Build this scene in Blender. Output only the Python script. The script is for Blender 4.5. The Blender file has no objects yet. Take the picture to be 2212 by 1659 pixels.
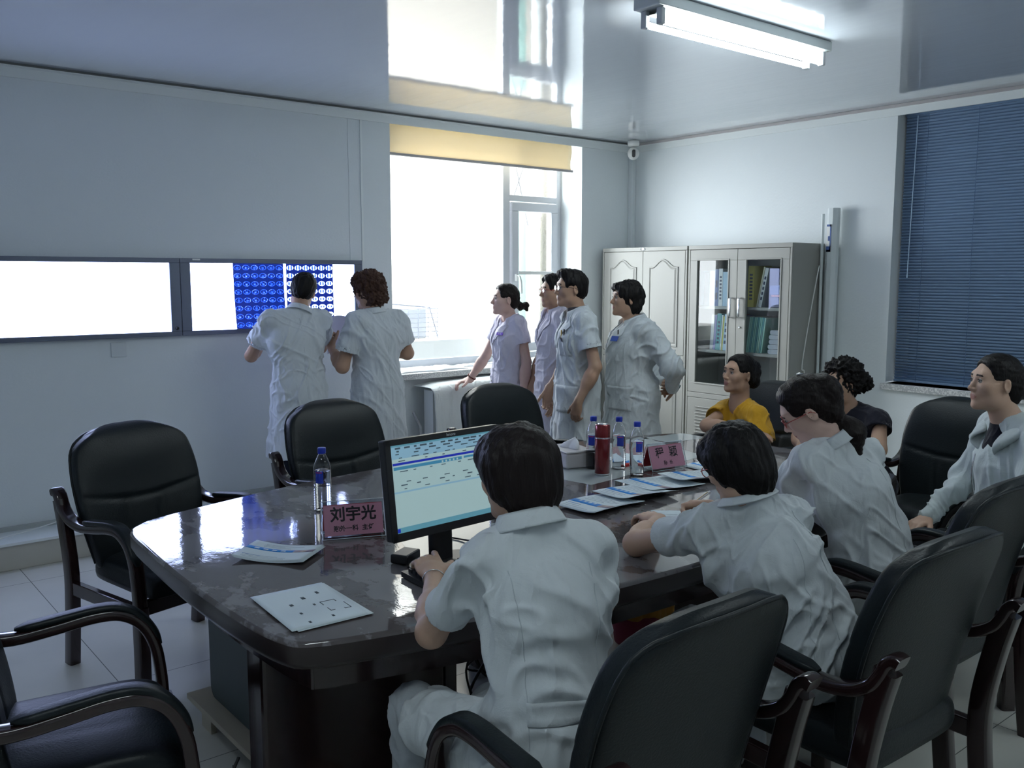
import bpy, math, random
import numpy as np
from mathutils import Vector, Matrix
PI = math.pi
SC = bpy.context.scene
COL = SC.collection

# ---------------------------------------------------------------- camera
cam_d = bpy.data.cameras.new('camera')
cam_d.sensor_width = 36.0
cam_d.lens = 36.0 * 1970.0 / 2212.0
cam_d.clip_start = 0.05
cam = bpy.data.objects.new('camera', cam_d)
COL.objects.link(cam)
cam.location = (0, 0, 1.64)
cam.rotation_euler = (math.radians(90 - 6.73), 0, math.radians(50.8 - 90))
SC.camera = cam

# ---------------------------------------------------------------- exposure
SC.view_settings.view_transform = 'Standard'
SC.view_settings.look = 'None'
SC.view_settings.gamma = 1.0
SC.view_settings.use_curve_mapping = False
SC.view_settings.exposure = 1.0
SC.cycles.use_denoising = True
SC.cycles.max_bounces = 8
SC.cycles.diffuse_bounces = 5
SC.cycles.glossy_bounces = 4
SC.cycles.transmission_bounces = 10
SC.cycles.transparent_max_bounces = 12
SC.cycles.caustics_reflective = False
SC.cycles.caustics_refractive = False
SC.cycles.sample_clamp_indirect = 4.0

# ---------------------------------------------------------------- world: bright overcast sky
w = bpy.data.worlds.new('sky'); SC.world = w; w.use_nodes = True
wn = w.node_tree.nodes; wl = w.node_tree.links
bgn = wn['Background']
bgn.inputs[0].default_value = (0.90, 0.95, 1.0, 1)
bgn.inputs[1].default_value = 9.0

def area_light(name, loc, rot, sx, sy, power, col=(1, 1, 1), portal=False):
    d = bpy.data.lights.new(name, 'AREA'); d.shape = 'RECTANGLE'; d.size = sx; d.size_y = sy
    d.energy = power; d.color = col
    if portal: d.cycles.is_portal = True
    o = bpy.data.objects.new(name, d); COL.objects.link(o)
    o.location = loc; o.rotation_euler = rot
    return o
# sky portal filling the big window (guides sampling, adds no light of its own)
area_light('sky_portal', (4.62, 6.32, 1.75), (math.radians(-90), 0, 0), 1.96, 1.9, 1.0, portal=True)

# ---------------------------------------------------------------- materials
MATS = {}
def mat(name, col=(.8, .8, .8), rough=.5, metal=0., spec=.5, coat=0., coat_rough=.1, emit=None, estr=0.,
        trans=0., ior=1.45, alpha=1., sheen=0., sss=0., bump=None, vary=None):
    """bump=(scale, strength, detail, (sx,sy,sz)); vary=(scale, col2, lo, hi, (sx,sy,sz))"""
    if name in MATS: return MATS[name]
    m = bpy.data.materials.new(name); m.use_nodes = True
    nt = m.node_tree; b = nt.nodes['Principled BSDF']
    I = b.inputs
    I['Base Color'].default_value = (*col, 1); I['Roughness'].default_value = rough
    I['Metallic'].default_value = metal; I['Specular IOR Level'].default_value = spec
    I['Coat Weight'].default_value = coat; I['Coat Roughness'].default_value = coat_rough
    I['Transmission Weight'].default_value = trans; I['IOR'].default_value = ior
    I['Alpha'].default_value = alpha; I['Sheen Weight'].default_value = sheen
    if sss: 
        I['Subsurface Weight'].default_value = sss; I['Subsurface Radius'].default_value = (.01, .004, .002)
    if emit: I['Emission Color'].default_value = (*emit, 1); I['Emission Strength'].default_value = estr
    def coord(sc):
        t = nt.nodes.new('ShaderNodeTexCoord'); mp = nt.nodes.new('ShaderNodeMapping')
        mp.inputs['Scale'].default_value = sc
        nt.links.new(t.outputs['Object'], mp.inputs['Vector']); return mp.outputs[0]
    if bump:
        s, st, det, sc = (list(bump) + [2., (1, 1, 1)])[:4] if len(bump) < 4 else bump
        n = nt.nodes.new('ShaderNodeTexNoise'); n.inputs['Scale'].default_value = s; n.inputs['Detail'].default_value = det
        nt.links.new(coord(sc), n.inputs['Vector'])
        bp = nt.nodes.new('ShaderNodeBump'); bp.inputs['Strength'].default_value = st; bp.inputs['Distance'].default_value = .01
        nt.links.new(n.outputs[0], bp.inputs['Height']); nt.links.new(bp.outputs[0], I['Normal'])
    if vary:
        s, c2, lo, hi, sc = vary
        n = nt.nodes.new('ShaderNodeTexNoise'); n.inputs['Scale'].default_value = s; n.inputs['Detail'].default_value = 5.
        nt.links.new(coord(sc), n.inputs['Vector'])
        r = nt.nodes.new('ShaderNodeValToRGB')
        r.color_ramp.elements[0].position = lo; r.color_ramp.elements[0].color = (*col, 1)
        r.color_ramp.elements[1].position = hi; r.color_ramp.elements[1].color = (*c2, 1)
        nt.links.new(n.outputs[0], r.inputs[0]); nt.links.new(r.outputs[0], I['Base Color'])
    MATS[name] = m
    return m
def nodes(m): return m.node_tree.nodes, m.node_tree.links, m.node_tree.nodes['Principled BSDF'].inputs

# ---------------------------------------------------------------- mesh builder
class MB:
    def __init__(s): s.v = []; s.f = []; s.mi = []; s.sm = []
    def add(s, vs, fs, mi=0, smooth=False, M=None):
        n = len(s.v)
        if M is not None: vs = [tuple(M @ Vector(v)) for v in vs]
        s.v += [tuple(v) for v in vs]
        for f in fs: s.f.append(tuple(i + n for i in f)); s.mi.append(mi); s.sm.append(smooth)
        return s
    def box(s, x0, x1, y0, y1, z0, z1, mi=0, M=None):
        v = [(x, y, z) for z in (z0, z1) for y in (y0, y1) for x in (x0, x1)]
        return s.add(v, [(0, 2, 3, 1), (4, 5, 7, 6), (0, 1, 5, 4), (2, 6, 7, 3), (0, 4, 6, 2), (1, 3, 7, 5)], mi, False, M)
    def prism(s, poly, z0, z1, mi=0, M=None, smooth=False):
        n = len(poly)
        v = [(x, y, z0) for x, y in poly] + [(x, y, z1) for x, y in poly]
        s.add(v, [tuple(range(n))[::-1], tuple(range(n, 2 * n))], mi, False, M)
        return s.add(v, [(i, (i + 1) % n, n + (i + 1) % n, n + i) for i in range(n)], mi, smooth, M)
    def lathe(s, prof, n=24, mi=0, M=None, smooth=True, cap=True):
        v = []; f = []
        for r, z in prof:
            v += [(r * math.cos(2 * PI * k / n), r * math.sin(2 * PI * k / n), z) for k in range(n)]
        for j in range(len(prof) - 1):
            for k in range(n):
                k2 = (k + 1) % n
                f.append((j * n + k, j * n + k2, (j + 1) * n + k2, (j + 1) * n + k))
        s.add(v, f, mi, smooth, M)
        if cap:
            m = len(prof)
            s.add(v[:n], [tuple(range(n))[::-1]], mi, False, M); s.add(v[(m - 1) * n:], [tuple(range(n))], mi, False, M)
        return s
    def sweep(s, path, prof, up=(0, 0, 1), mi=0, M=None, smooth=True, cap=True, scales=None, fixed=None, closed=False):
        """prof: closed 2D list (side, up') carried along path; fixed: constant side vector"""
        P = [Vector(p) for p in path]; n = len(P); m = len(prof); v = []; f = []
        upv = Vector(up); prev = None
        for i in range(n):
            if closed: t = (P[(i + 1) % n] - P[(i - 1) % n])
            else: t = (P[min(i + 1, n - 1)] - P[max(i - 1, 0)])
            t.normalize()
            if fixed is not None: sd = Vector(fixed); sd = (sd - t * sd.dot(t)).normalized()
            elif prev is None:
                sd = t.cross(upv)
                if sd.length < 1e-4: sd = t.cross(Vector((1, 0, 0)))
                sd.normalize()
            else: sd = (prev - t * prev.dot(t)).normalized()
            prev = sd; u2 = sd.cross(t)
            k = scales[i] if scales else 1.
            for a, b in prof: v.append(tuple(P[i] + sd * (a * k) + u2 * (b * k)))
        N = n if closed else n - 1
        for i in range(N):
            i2 = (i + 1) % n
            for j in range(m):
                j2 = (j + 1) % m
                f.append((i * m + j, i * m + j2, i2 * m + j2, i2 * m + j))
        s.add(v, f, mi, smooth, M)
        if cap and not closed:
            s.add(v[:m], [tuple(range(m))[::-1]], mi, False, M); s.add(v[-m:], [tuple(range(m))], mi, False, M)
        return s
    def tube(s, path, r, n=8, mi=0, M=None, scales=None, closed=False, up=(0, 0, 1)):
        return s.sweep(path, circ(r, n), mi=mi, M=M, scales=scales, closed=closed, up=up)
    def grid(s, fn, nu, nv, mi=0, M=None, smooth=True, thick=None):
        v = [fn(i / nu, j / nv) for j in range(nv + 1) for i in range(nu + 1)]
        f = [(j * (nu + 1) + i, j * (nu + 1) + i + 1, (j + 1) * (nu + 1) + i + 1, (j + 1) * (nu + 1) + i) for j in range(nv) for i in range(nu)]
        return s.add(v, f, mi, smooth, M)
    def build(s, name, mats, parent=None, bevel=0., solid=0., seg=2, loc=None, rot=None, sub=0):
        me = bpy.data.meshes.new(name); me.from_pydata(s.v, [], s.f)
        mats = mats if isinstance(mats, (list, tuple)) else [mats]
        for m in mats: me.materials.append(m)
        me.polygons.foreach_set('material_index', s.mi); me.polygons.foreach_set('use_smooth', s.sm)
        me.update()
        o = bpy.data.objects.new(name, me); COL.objects.link(o)
        if parent: o.parent = parent
        if loc is not None: o.location = loc
        if rot is not None: o.rotation_euler = rot
        if solid:
            q = o.modifiers.new('solid', 'SOLIDIFY'); q.thickness = solid; q.offset = 0
        if sub:
            q = o.modifiers.new('sub', 'SUBSURF'); q.levels = sub; q.render_levels = sub
        if bevel:
            q = o.modifiers.new('bevel', 'BEVEL'); q.width = bevel; q.segments = seg; q.limit_method = 'ANGLE'; q.angle_limit = .7
        return o
def circ(r, n=10, ry=None): return [(r * math.cos(2 * PI * k / n), (ry or r) * math.sin(2 * PI * k / n)) for k in range(n)]
def rrect(w, h, r, n=3):
    out = []
    for cx, cy, a in ((w / 2 - r, h / 2 - r, 0), (-w / 2 + r, h / 2 - r, 90), (-w / 2 + r, -h / 2 + r, 180), (w / 2 - r, -h / 2 + r, 270)):
        for k in range(n + 1):
            t = math.radians(a + 90 * k / n); out.append((cx + r * math.cos(t), cy + r * math.sin(t)))
    return out
def smooth_path(pts, k=6):
    """Catmull-Rom through pts"""
    P = [Vector(p) for p in pts]; out = []
    for i in range(len(P) - 1):
        a = P[max(i - 1, 0)]; b = P[i]; c = P[i + 1]; d = P[min(i + 2, len(P) - 1)]
        for j in range(k):
            t = j / k
            out.append(.5 * ((2 * b) + (c - a) * t + (2 * a - 5 * b + 4 * c - d) * t * t + (3 * b - a - 3 * c + d) * t ** 3))
    out.append(P[-1]); return out

def tag(o, label=None, cat=None, group=None, kind=None):
    if label: o['label'] = label
    if cat: o['category'] = cat
    if group: o['group'] = group
    if kind: o['kind'] = kind
    return o
def thing(name, label, cat, loc=(0, 0, 0), rz=0., group=None):
    o = bpy.data.objects.new(name, None); COL.objects.link(o)
    o.location = loc; o.rotation_euler = (0, 0, rz); o.empty_display_size = .1
    return tag(o, label, cat, group)
def struct(o): o['kind'] = 'structure'; return o
def copy_tree(o, parent=None):
    c = o.copy(); COL.objects.link(c)
    if parent: c.parent = parent; c.matrix_parent_inverse = o.matrix_parent_inverse.copy()
    for ch in list(o.children): copy_tree(ch, c)
    return c
def text_mesh(body, size, depth=0., font_bold=0., align='CENTER'):
    """text as plain mesh data (verts, faces)"""
    cu = bpy.data.curves.new('t', 'FONT'); cu.body = body; cu.size = size; cu.extrude = depth; cu.align_x = align; cu.align_y = 'CENTER'
    cu.offset = font_bold; cu.resolution_u = 2
    o = bpy.data.objects.new('t', cu); COL.objects.link(o)
    dg = bpy.context.evaluated_depsgraph_get(); me = bpy.data.meshes.new_from_object(o.evaluated_get(dg))
    v = [tuple(x.co) for x in me.vertices]; f = [tuple(p.vertices) for p in me.polygons]
    bpy.data.objects.remove(o); bpy.data.curves.remove(cu); bpy.data.meshes.remove(me)
    return v, f
def add_text(mb, body, size, M, mi=0, bold=0., depth=0., align='CENTER'):
    v, f = text_mesh(body, size, depth, bold, align)
    if v: mb.add(v, f, mi, False, M)
def frame(o, xaxis, yaxis):
    x = Vector(xaxis).normalized(); y = Vector(yaxis); y = (y - x * y.dot(x)).normalized(); z = x.cross(y)
    M = Matrix((( x.x, y.x, z.x, o[0]), (x.y, y.y, z.y, o[1]), (x.z, y.z, z.z, o[2]), (0, 0, 0, 1)))
    return M
T = Matrix.Translation
def RZ(a): return Matrix.Rotation(a, 4, 'Z')
def RX(a): return Matrix.Rotation(a, 4, 'X')
def RY(a): return Matrix.Rotation(a, 4, 'Y')
# ================================================================ materials of the setting
def line_mask(m, axis, x0, p, w):
    """procedural joint lines: 1 on a line of half width w every p metres"""
    N, L, I = nodes(m)
    t = N.new('ShaderNodeTexCoord'); sp = N.new('ShaderNodeSeparateXYZ'); L.new(t.outputs['Object'], sp.inputs[0])
    a = N.new('ShaderNodeMath'); a.operation = 'SUBTRACT'; a.inputs[1].default_value = x0; L.new(sp.outputs[axis], a.inputs[0])
    b = N.new('ShaderNodeMath'); b.operation = 'PINGPONG'; b.inputs[1].default_value = p / 2; L.new(a.outputs[0], b.inputs[0])
    c = N.new('ShaderNodeMath'); c.operation = 'LESS_THAN'; c.inputs[1].default_value = w; L.new(b.outputs[0], c.inputs[0])
    return c.outputs[0]
M_wall = mat('white_wall_paint', (.70, .745, .76), .55, bump=(60, .12, 4, (1, 1, 1)), spec=.3)
M_white = mat('white_trim', (.74, .78, .78), .4)
M_pvc = mat('white_window_frame', (.62, .64, .68), .3)
M_floor = mat('cream_floor_tile', (.60, .60, .55), .16, spec=.5, vary=(3.0, (.66, .655, .60), .35, .7, (1, 1, 1)))
def _floor():
    N, L, I = nodes(M_floor)
    src = I['Base Color'].links[0].from_socket
    m1 = line_mask(M_floor, 0, 1.0, .8, .0018); m2 = line_mask(M_floor, 1, 3.74, .8, .0018)
    mx = N.new('ShaderNodeMath'); mx.operation = 'MAXIMUM'; L.new(m1, mx.inputs[0]); L.new(m2, mx.inputs[1])
    mix = N.new('ShaderNodeMixRGB'); mix.inputs[2].default_value = (.16, .16, .15, 1)
    L.new(mx.outputs[0], mix.inputs[0]); L.new(src, mix.inputs[1]); L.new(mix.outputs[0], I['Base Color'])
_floor()
M_ceil = mat('glossy_ceiling_panel', (.56, .595, .65), .06, spec=1.0, coat=.6, coat_rough=.05)
def _ceil():
    N, L, I = nodes(M_ceil)
    m1 = line_mask(M_ceil, 0, .1, .2, .0012)
    t = N.new('ShaderNodeTexCoord'); mp = N.new('ShaderNodeMapping'); mp.inputs['Scale'].default_value = (5, 1.0, 1)
    L.new(t.outputs['Object'], mp.inputs[0])
    n = N.new('ShaderNodeTexNoise'); n.inputs['Scale'].default_value = 1.6; n.inputs['Detail'].default_value = 2.5
    L.new(mp.outputs[0], n.inputs['Vector'])
    bp = N.new('ShaderNodeBump'); bp.inputs['Strength'].default_value = .35; bp.inputs['Distance'].default_value = .004
    L.new(n.outputs[0], bp.inputs['Height'])
    bp2 = N.new('ShaderNodeBump'); bp2.inputs['Strength'].default_value = .5; bp2.inputs['Distance'].default_value = .001; bp2.invert = True
    L.new(m1, bp2.inputs['Height']); L.new(bp.outputs[0], bp2.inputs['Normal']); L.new(bp2.outputs[0], I['Normal'])
_ceil()
M_stone = mat('speckled_terrazzo', (.36, .37, .38), .5, vary=(90, (.62, .63, .62), .45, .6, (1, 1, 1)))
M_tan = mat('tan_plinth_tile', (.50, .485, .43), .3)
M_conc = mat('roughcast_plaster', (.22, .20, .17), .9, bump=(45, 1.0, 6, (1, 1, 1)))

WX, WY, CZ = 6.23, 5.90, 2.83
XL, YB = -1.5, -1.7
def S(name, mb, m, **k): return struct(mb.build(name, m, **k))
S('floor', MB().box(XL - .2, WX + .3, YB - .2, WY + .4, -.15, 0), M_floor)
S('ceiling', MB().box(XL - .2, WX + .3, YB - .2, WY + .4, CZ, CZ + .12), M_ceil)
# far wall with the bright window (opening x 3.65-5.60, z 0.88-2.80)
m = MB(); t0, t1 = WY, WY + .40
m.box(XL - .2, 3.65, t0, t1, 0, CZ); m.box(5.60, WX + .3, t0, t1, 0, CZ); m.box(3.65, 5.60, t0, t1, 0, .88); m.box(3.65, 5.60, t0, t1, 2.79, CZ)
S('wall_far', m, M_wall)
# right wall with the blind (opening y 1.30-3.37, z 0.875-2.79)
m = MB(); t0, t1 = WX, WX + .30
m.box(t0, t1, YB - .2, 1.30, 0, CZ); m.box(t0, t1, 3.37, WY, 0, CZ); m.box(t0, t1, 1.30, 3.37, 0, .875); m.box(t0, t1, 1.30, 3.37, 2.79, CZ)
S('wall_right', m, M_wall)
S('wall_left', MB().box(XL - .2, XL, YB, WY, 0, CZ), M_wall)
S('wall_near', MB().box(XL - .2, WX, YB - .2, YB, 0, CZ), M_wall)
# crown moulding: a white strip with a shadow gap above
def crown(name, p0, p1, nrm):
    p0 = Vector(p0); p1 = Vector(p1)
    prof = [(0, -.075), (.012, -.075), (.012, -.022), (.034, -.018), (.034, -.004), (.0, -.004)]
    d = (p1 - p0); L_ = d.length; n = Vector(nrm)
    M = frame(p0, n, (0, 0, 1)); mb = MB()
    v = [tuple(M @ Vector((a, b, 0))) for a, b in prof] + [tuple(M @ Vector((a, b, 0)) + d) for a, b in prof]
    k = len(prof)
    mb.add(v, [(i, (i + 1) % k, k + (i + 1) % k, k + i) for i in range(k)]); mb.add(v, [tuple(range(k)), tuple(range(k, 2 * k))[::-1]])
    return S(name, mb, M_white)
crown('trim_1', (XL, WY, CZ), (WX, WY, CZ), (0, -1, 0))
crown('trim_2', (WX, WY - .04, CZ), (WX, YB, CZ), (-1, 0, 0))
S('trim_3', MB().box(WX - .036, WX - .030, YB, WY - .04, CZ - .022, CZ - .001), mat('grey_ceiling_bead', (.42, .40, .40), .5))
S('trim_4', MB().box(XL, WX - .04, WY - .040, WY - .034, CZ - .012, CZ - .001), mat('dark_ceiling_gap', (.12, .13, .13), .7))
# low tiled plinth along the far wall
m = MB(); m.box(XL, 3.55, 5.62, WY, 0, .145)
S('baseboard_far', m, M_tan, bevel=.004)
S('trim_5', MB().box(XL, 3.55, 5.60, WY, .145, .16), M_white)
S('trim_6', MB().box(XL, 3.55, WY - .03, WY - .001, .161, .185), mat('grey_pipe_cover', (.42, .45, .44), .6))
# vertical conduit on the far wall and boxed pipe in the corner
S('trim_7', MB().box(3.395, 3.412, WY - .012, WY - .001, 1.75, CZ - .076), M_white)
S('trim_8', MB().box(3.30, 3.395, WY - .004, WY - .001, 1.75, CZ - .076), M_wall)
m = MB(); m.box(WX - .05, WX - .001, WY - .05, WY - .001, 0.001, CZ - .076); S('trim_9', m, M_wall, bevel=.004)

# ---- window 1: deep reveal, pvc frame, one fixed light and an opening casement
W1 = struct(thing('window_1', None, None, (4.62, 6.2, 0)))
def fr(mb, x0, x1, z0, z1, w_, y0=-.03, y1=.03):
    mb.box(x0, x1, y0, y1, z0, z0 + w_); mb.box(x0, x1, y0, y1, z1 - w_, z1); mb.box(x0, x0 + w_, y0, y1, z0 + w_, z1 - w_); mb.box(x1 - w_, x1, y0, y1, z0 + w_, z1 - w_)
m = MB(); fr(m, -.97, .98, .91, 2.79, .055); m.box(.31, .385, -.035, .035, .965, 2.735); m.box(.385, .93, -.03, .03, 2.285, 2.335)
m.build('window_frame', M_pvc, W1, bevel=.004)
m = MB(); fr(m, .40, .925, .985, 2.275, .075, -.05, .02); m.build('casement_frame', M_pvc, W1, bevel=.006)
M_glass = mat('clear_glass', (1, 1, 1), .0, trans=0, spec=.5)
def _glass(m, tint=(.96, .98, .97), ior=1.45):
    N = m.node_tree.nodes; L = m.node_tree.links; N.clear()
    o = N.new('ShaderNodeOutputMaterial'); mx = N.new('ShaderNodeMixShader'); tr = N.new('ShaderNodeBsdfTransparent'); gl = N.new('ShaderNodeBsdfGlossy'); lw = N.new('ShaderNodeLayerWeight'); pw = N.new('ShaderNodeMath'); pw.operation = 'POWER'; pw.inputs[1].default_value = 5.; fz = N.new('ShaderNodeMath'); fz.operation = 'MULTIPLY_ADD'
    f0 = ((ior - 1) / (ior + 1)) ** 2 * 2; fz.inputs[1].default_value = .75; fz.inputs[2].default_value = f0; lw.inputs[0].default_value = .5
    L.new(lw.outputs['Facing'], pw.inputs[0]); L.new(pw.outputs[0], fz.inputs[0]); tr.inputs[0].default_value = (*tint, 1); gl.inputs['Roughness'].default_value = .02
    L.new(fz.outputs[0], mx.inputs[0]); L.new(tr.outputs[0], mx.inputs[1]); L.new(gl.outputs[0], mx.inputs[2]); L.new(mx.outputs[0], o.inputs[0])
_glass(M_glass)
m = MB(); m.add([(-.92, 0, .96), (.315, 0, .96), (.315, 0, 2.74), (-.92, 0, 2.74)], [(0, 1, 2, 3)]); m.build('pane', M_glass, W1)
m = MB(); m.add([(.385, 0, 2.33), (.93, 0, 2.33), (.93, 0, 2.74), (.385, 0, 2.74)], [(0, 1, 2, 3)]); m.build('pane', M_glass, W1)
m = MB(); m.add([(.47, -.015, 1.06), (.855, -.015, 1.06), (.855, -.015, 2.2), (.47, -.015, 2.2)], [(0, 1, 2, 3)]); m.build('pane', M_glass, W1)
m = MB(); m.box(.425, .45, -.075, -.05, 1.60, 1.66); m.sweep(smooth_path([(.4375, -.08, 1.645), (.44, -.10, 1.64), (.455, -.105, 1.58), (.462, -.10, 1.49)]), rrect(.02, .012, .005), fixed=(1, 0, 0))
m.build('window_handle', mat('white_plastic', (.75, .76, .74), .35), W1)
m = MB(); m.box(.47, .86, -.07, -.052, 1.655, 1.685); m.build('security_bar', mat('white_plastic'), W1, bevel=.003)
m = MB(); m.box(-1.0, .98, -.40, -.03, .86, .905); m.build('window_sill', M_stone, W1, bevel=.004)
m = MB(); m.box(-.965, .97, -.07, -.032, .905, .975); m.build('frame_foot', M_pvc, W1)

tag(MB().tube(smooth_path([(.2, 5.59, .17), (.7, 5.60, .175), (1.15, 5.75, .19), (1.3, 5.86, .195)], 8), .003, 6).build('white_wire', mat('white_plastic')), 'thin white wire lying along the tiled plinth at the far left', 'wire')
# ---- window 2: stone sill, dark recess behind the blue blind
W2 = struct(thing('window_2', None, None, (WX + .2, 2.33, 0)))
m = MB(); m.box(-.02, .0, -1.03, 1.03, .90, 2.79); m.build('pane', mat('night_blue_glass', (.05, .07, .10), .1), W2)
m = MB(); m.box(-.24, .0, -1.06, 1.06, .83, .875); m.build('window_sill', M_stone, W2, bevel=.004)
m = MB(); m.box(-.03, .05, -1.03, -.97, .876, 2.79); m.box(-.03, .05, .97, 1.035, .876, 2.79); m.build('window_frame', M_pvc, W2)

# ================================================================ outside the window
gr = MB().box(-6, 16, 6.7, 30, -.6, -.5).build('courtyard_ground', mat('pale_ground', (.7, .7, .68), .9)); struct(gr)
# roughcast return wall of the neighbouring wing
nb = MB().box(5.9, 6.6, 6.45, 12, -.5, 6); nb = nb.build('neighbouring_wing', M_conc)
tag(nb, 'roughcast plaster wall of the next wing, seen through the window', 'building')
tag(MB().box(5.0, 7.0, 6.40, 8.6, 3.3, 3.45).build('added_sky_shade', mat('pale_concrete', (.8, .79, .76), .8)), 'added unseen concrete canopy that keeps skylight off the next wing', 'canopy')  # unseen slab, added to darken the roughcast wall by blocking sky
dp = thing('drain_pipe', 'white vertical drain pipe outside against the roughcast wall', 'pipe', (5.80, 6.75, 0))
MB().lathe([(.045, -.4), (.045, 5)], 14).build('pipe', mat('white_plastic'), dp)
for z in (.7, 2.2, 3.6): MB().lathe([(.052, z), (.056, z + .01), (.056, z + .04), (.052, z + .05)], 14).build('collar', mat('white_plastic'), dp)
gp = tag(MB().box(5.60, 5.80, 6.9, 6.95, -.5, 2.25).build('green_panel', mat('mint_glass_panel', (.42, .62, .55), .3)), 'pale green panel standing outside behind the open casement', 'panel')
ca = MB()
ca.tube([(5.09, 6.42, 3.3), (5.42, 6.42, 2.1)], .006); ca.tube([(5.65, 6.42, 3.3), (5.15, 6.42, 2.1)], .006)
tag(ca.build('crossed_cable', mat('grey_cable', (.25, .25, .26), .6)), 'crossed grey cables outside the upper window light', 'cable')
# concrete ledge and caged air conditioner outdoors
le = tag(MB().box(3.2, 5.4, 6.42, 7.3, -.5, 1.10).build('outer_ledge', mat('pale_concrete', (.8, .79, .76), .8)), 'pale concrete ledge outside the bright window', 'ledge')
ac = thing('outdoor_unit', 'white caged air conditioner unit on the ledge outside the window', 'air conditioner', (4.28, 6.85, 1.10))
MB().box(-.36, .22, -.14, .14, .001, .26).build('casing', mat('ac_casing', (.55, .57, .62), .5), ac, bevel=.01)
m = MB()
for k in range(7):
    z = .02 + .04 * k; m.tube([(-.42, -.2, z), (.30, -.2, z), (.30, .2, z)], .003, 5)
for k in range(8):
    x = -.42 + .72 * k / 7; m.tube([(x, -.2, 0), (x, -.2, .27), (x - .05, .1, .33)], .0035, 5)
m.tube([(.30, -.2, 0), (.24, -.16, .27), (-.42, -.16, .33)], .006, 6)
m.build('wire_cage', mat('cage_wire', (.30, .32, .38), .5, metal=.5), ac)

# ================================================================ roller blind and venetian blind
rb = thing('roller_blind', 'beige roller blind half lowered over the top of the bright window', 'blind', (4.60, 5.965, 2.55))
M_cream = mat('cream_blind_cloth', (.78, .70, .55), .9)
def _cream():
    N, L, I = nodes(M_cream)
    tl = N.new('ShaderNodeBsdfTranslucent'); tl.inputs[0].default_value = (.92, .82, .62, 1)
    mx = N.new('ShaderNodeMixShader'); mx.inputs[0].default_value = .35
    o = [n for n in N if n.type == 'OUTPUT_MATERIAL'][0]; b = N['Principled BSDF']
    L.new(b.outputs[0], mx.inputs[1]); L.new(tl.outputs[0], mx.inputs[2]); L.new(mx.outputs[0], o.inputs[0])
_cream()
MB().grid(lambda u, v: (-.94 + 1.87 * u, .006 * math.sin(u * 9) * (1 - v) + .008 * math.sin(v * 7), .01 + .23 * v), 40, 12).build('blind_cloth', M_cream, rb, solid=.0015)
MB().sweep([(-.945, 0, 0), (.945, 0, 0)], rrect(.022, .022, .008)).build('bottom_rail', mat('rail_grey', (.42, .40, .40), .4), rb)
MB().tube([(-.94, .03, .235), (.94, .03, .235)], .02, 12).build('roller', mat('white_plastic'), rb)

vb = thing('venetian_blind', 'blue slatted venetian blind covering the right hand window', 'blind', (WX + .10, 2.33, .88))
M_slat = mat('blue_slat', (.15, .235, .37), .38, metal=.0, spec=.6)
n_s = 90; pitch = 1.88 / n_s
m = MB()
for k in range(n_s):
    z = .03 + pitch * k
    pr = [(-.0125 + .025 * i / 4, .0022 * math.sin(PI * i / 4)) for i in range(5)]
    a = math.radians(55); ca_, sa = math.cos(a), math.sin(a)
    v = []
    for y in (-1.0, 1.025):
        for p, q in pr: v.append((p * ca_ - q * sa, y, z - p * sa - q * ca_))
    m.add(v, [(i, i + 1, 6 + i, 5 + i) for i in range(4)], 0, True)
sl = m.build('slats', M_slat, vb)
MB().box(-.02, .02, -1.0, 1.025, 1.875, 1.905).build('head_rail', M_slat, vb)
MB().box(-.015, .015, -1.0, 1.025, 0.005, .022).build('bottom_rail', M_slat, vb, bevel=.003)
for y in (.86, .52, .0, -.55): MB().box(-.016, -.0145, y - .0012, y + .0012, .01, 1.88).build('ladder_cord', mat('ladder_blue', (.05, .10, .20), .6), vb)
MB().tube([(-.03, .93, 1.87), (-.035, .95, .75)], .0035, 6).build('tilt_wand', mat('clear_wand', (.45, .60, .75), .2), vb)

# ================================================================ ceiling light
def fluoro(label, x, y):
  fl = thing('fluorescent_light', label, 'ceiling light', (x, y, CZ), 0, 'twin tube ceiling lights')
  MB().box(-.655, .655, -.075, .075, -.05, -.001).build('housing', mat('lamp_enamel', (.62, .66, .66), .35), fl, bevel=.006)
  MB().add([(-.62, -.07, -.051), (.62, -.07, -.051), (.62, -.02, -.075), (-.62, -.02, -.075), (.62, .02, -.075), (-.62, .02, -.075), (.62, .07, -.051), (-.62, .07, -.051)], [(0, 1, 2, 3), (3, 2, 4, 5), (5, 4, 6, 7)]).build('reflector', mat('lamp_enamel'), fl)
  for y in (-.045, .045):
      MB().tube([(-.595, y, -.105), (.595, y, -.105)], .0135, 14).build('lamp_tube', mat('lit_tube', (1, 1, 1), .4, emit=(.87, .98, 1.0), estr=20.), fl)
      for x in (-.61, .61):
          MB().box(x - .012, x + .012, y - .016, y + .016, -.122, -.05).build('lamp_holder', mat('lamp_holder', (.55, .58, .6), .4), fl, bevel=.004)

fluoro('lit twin tube fluorescent light on the ceiling, the only one in the picture', 3.66, 2.78)
fluoro('added unseen twin tube fill light, above and behind the camera', .25, 1.0)  # added lamp: brightens the coats and walls that face the camera
fluoro('added unseen twin tube fill light, over the near right side of the room', 3.66, -.2)  # another added lamp out of view, lifts the near side of the room

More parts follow.
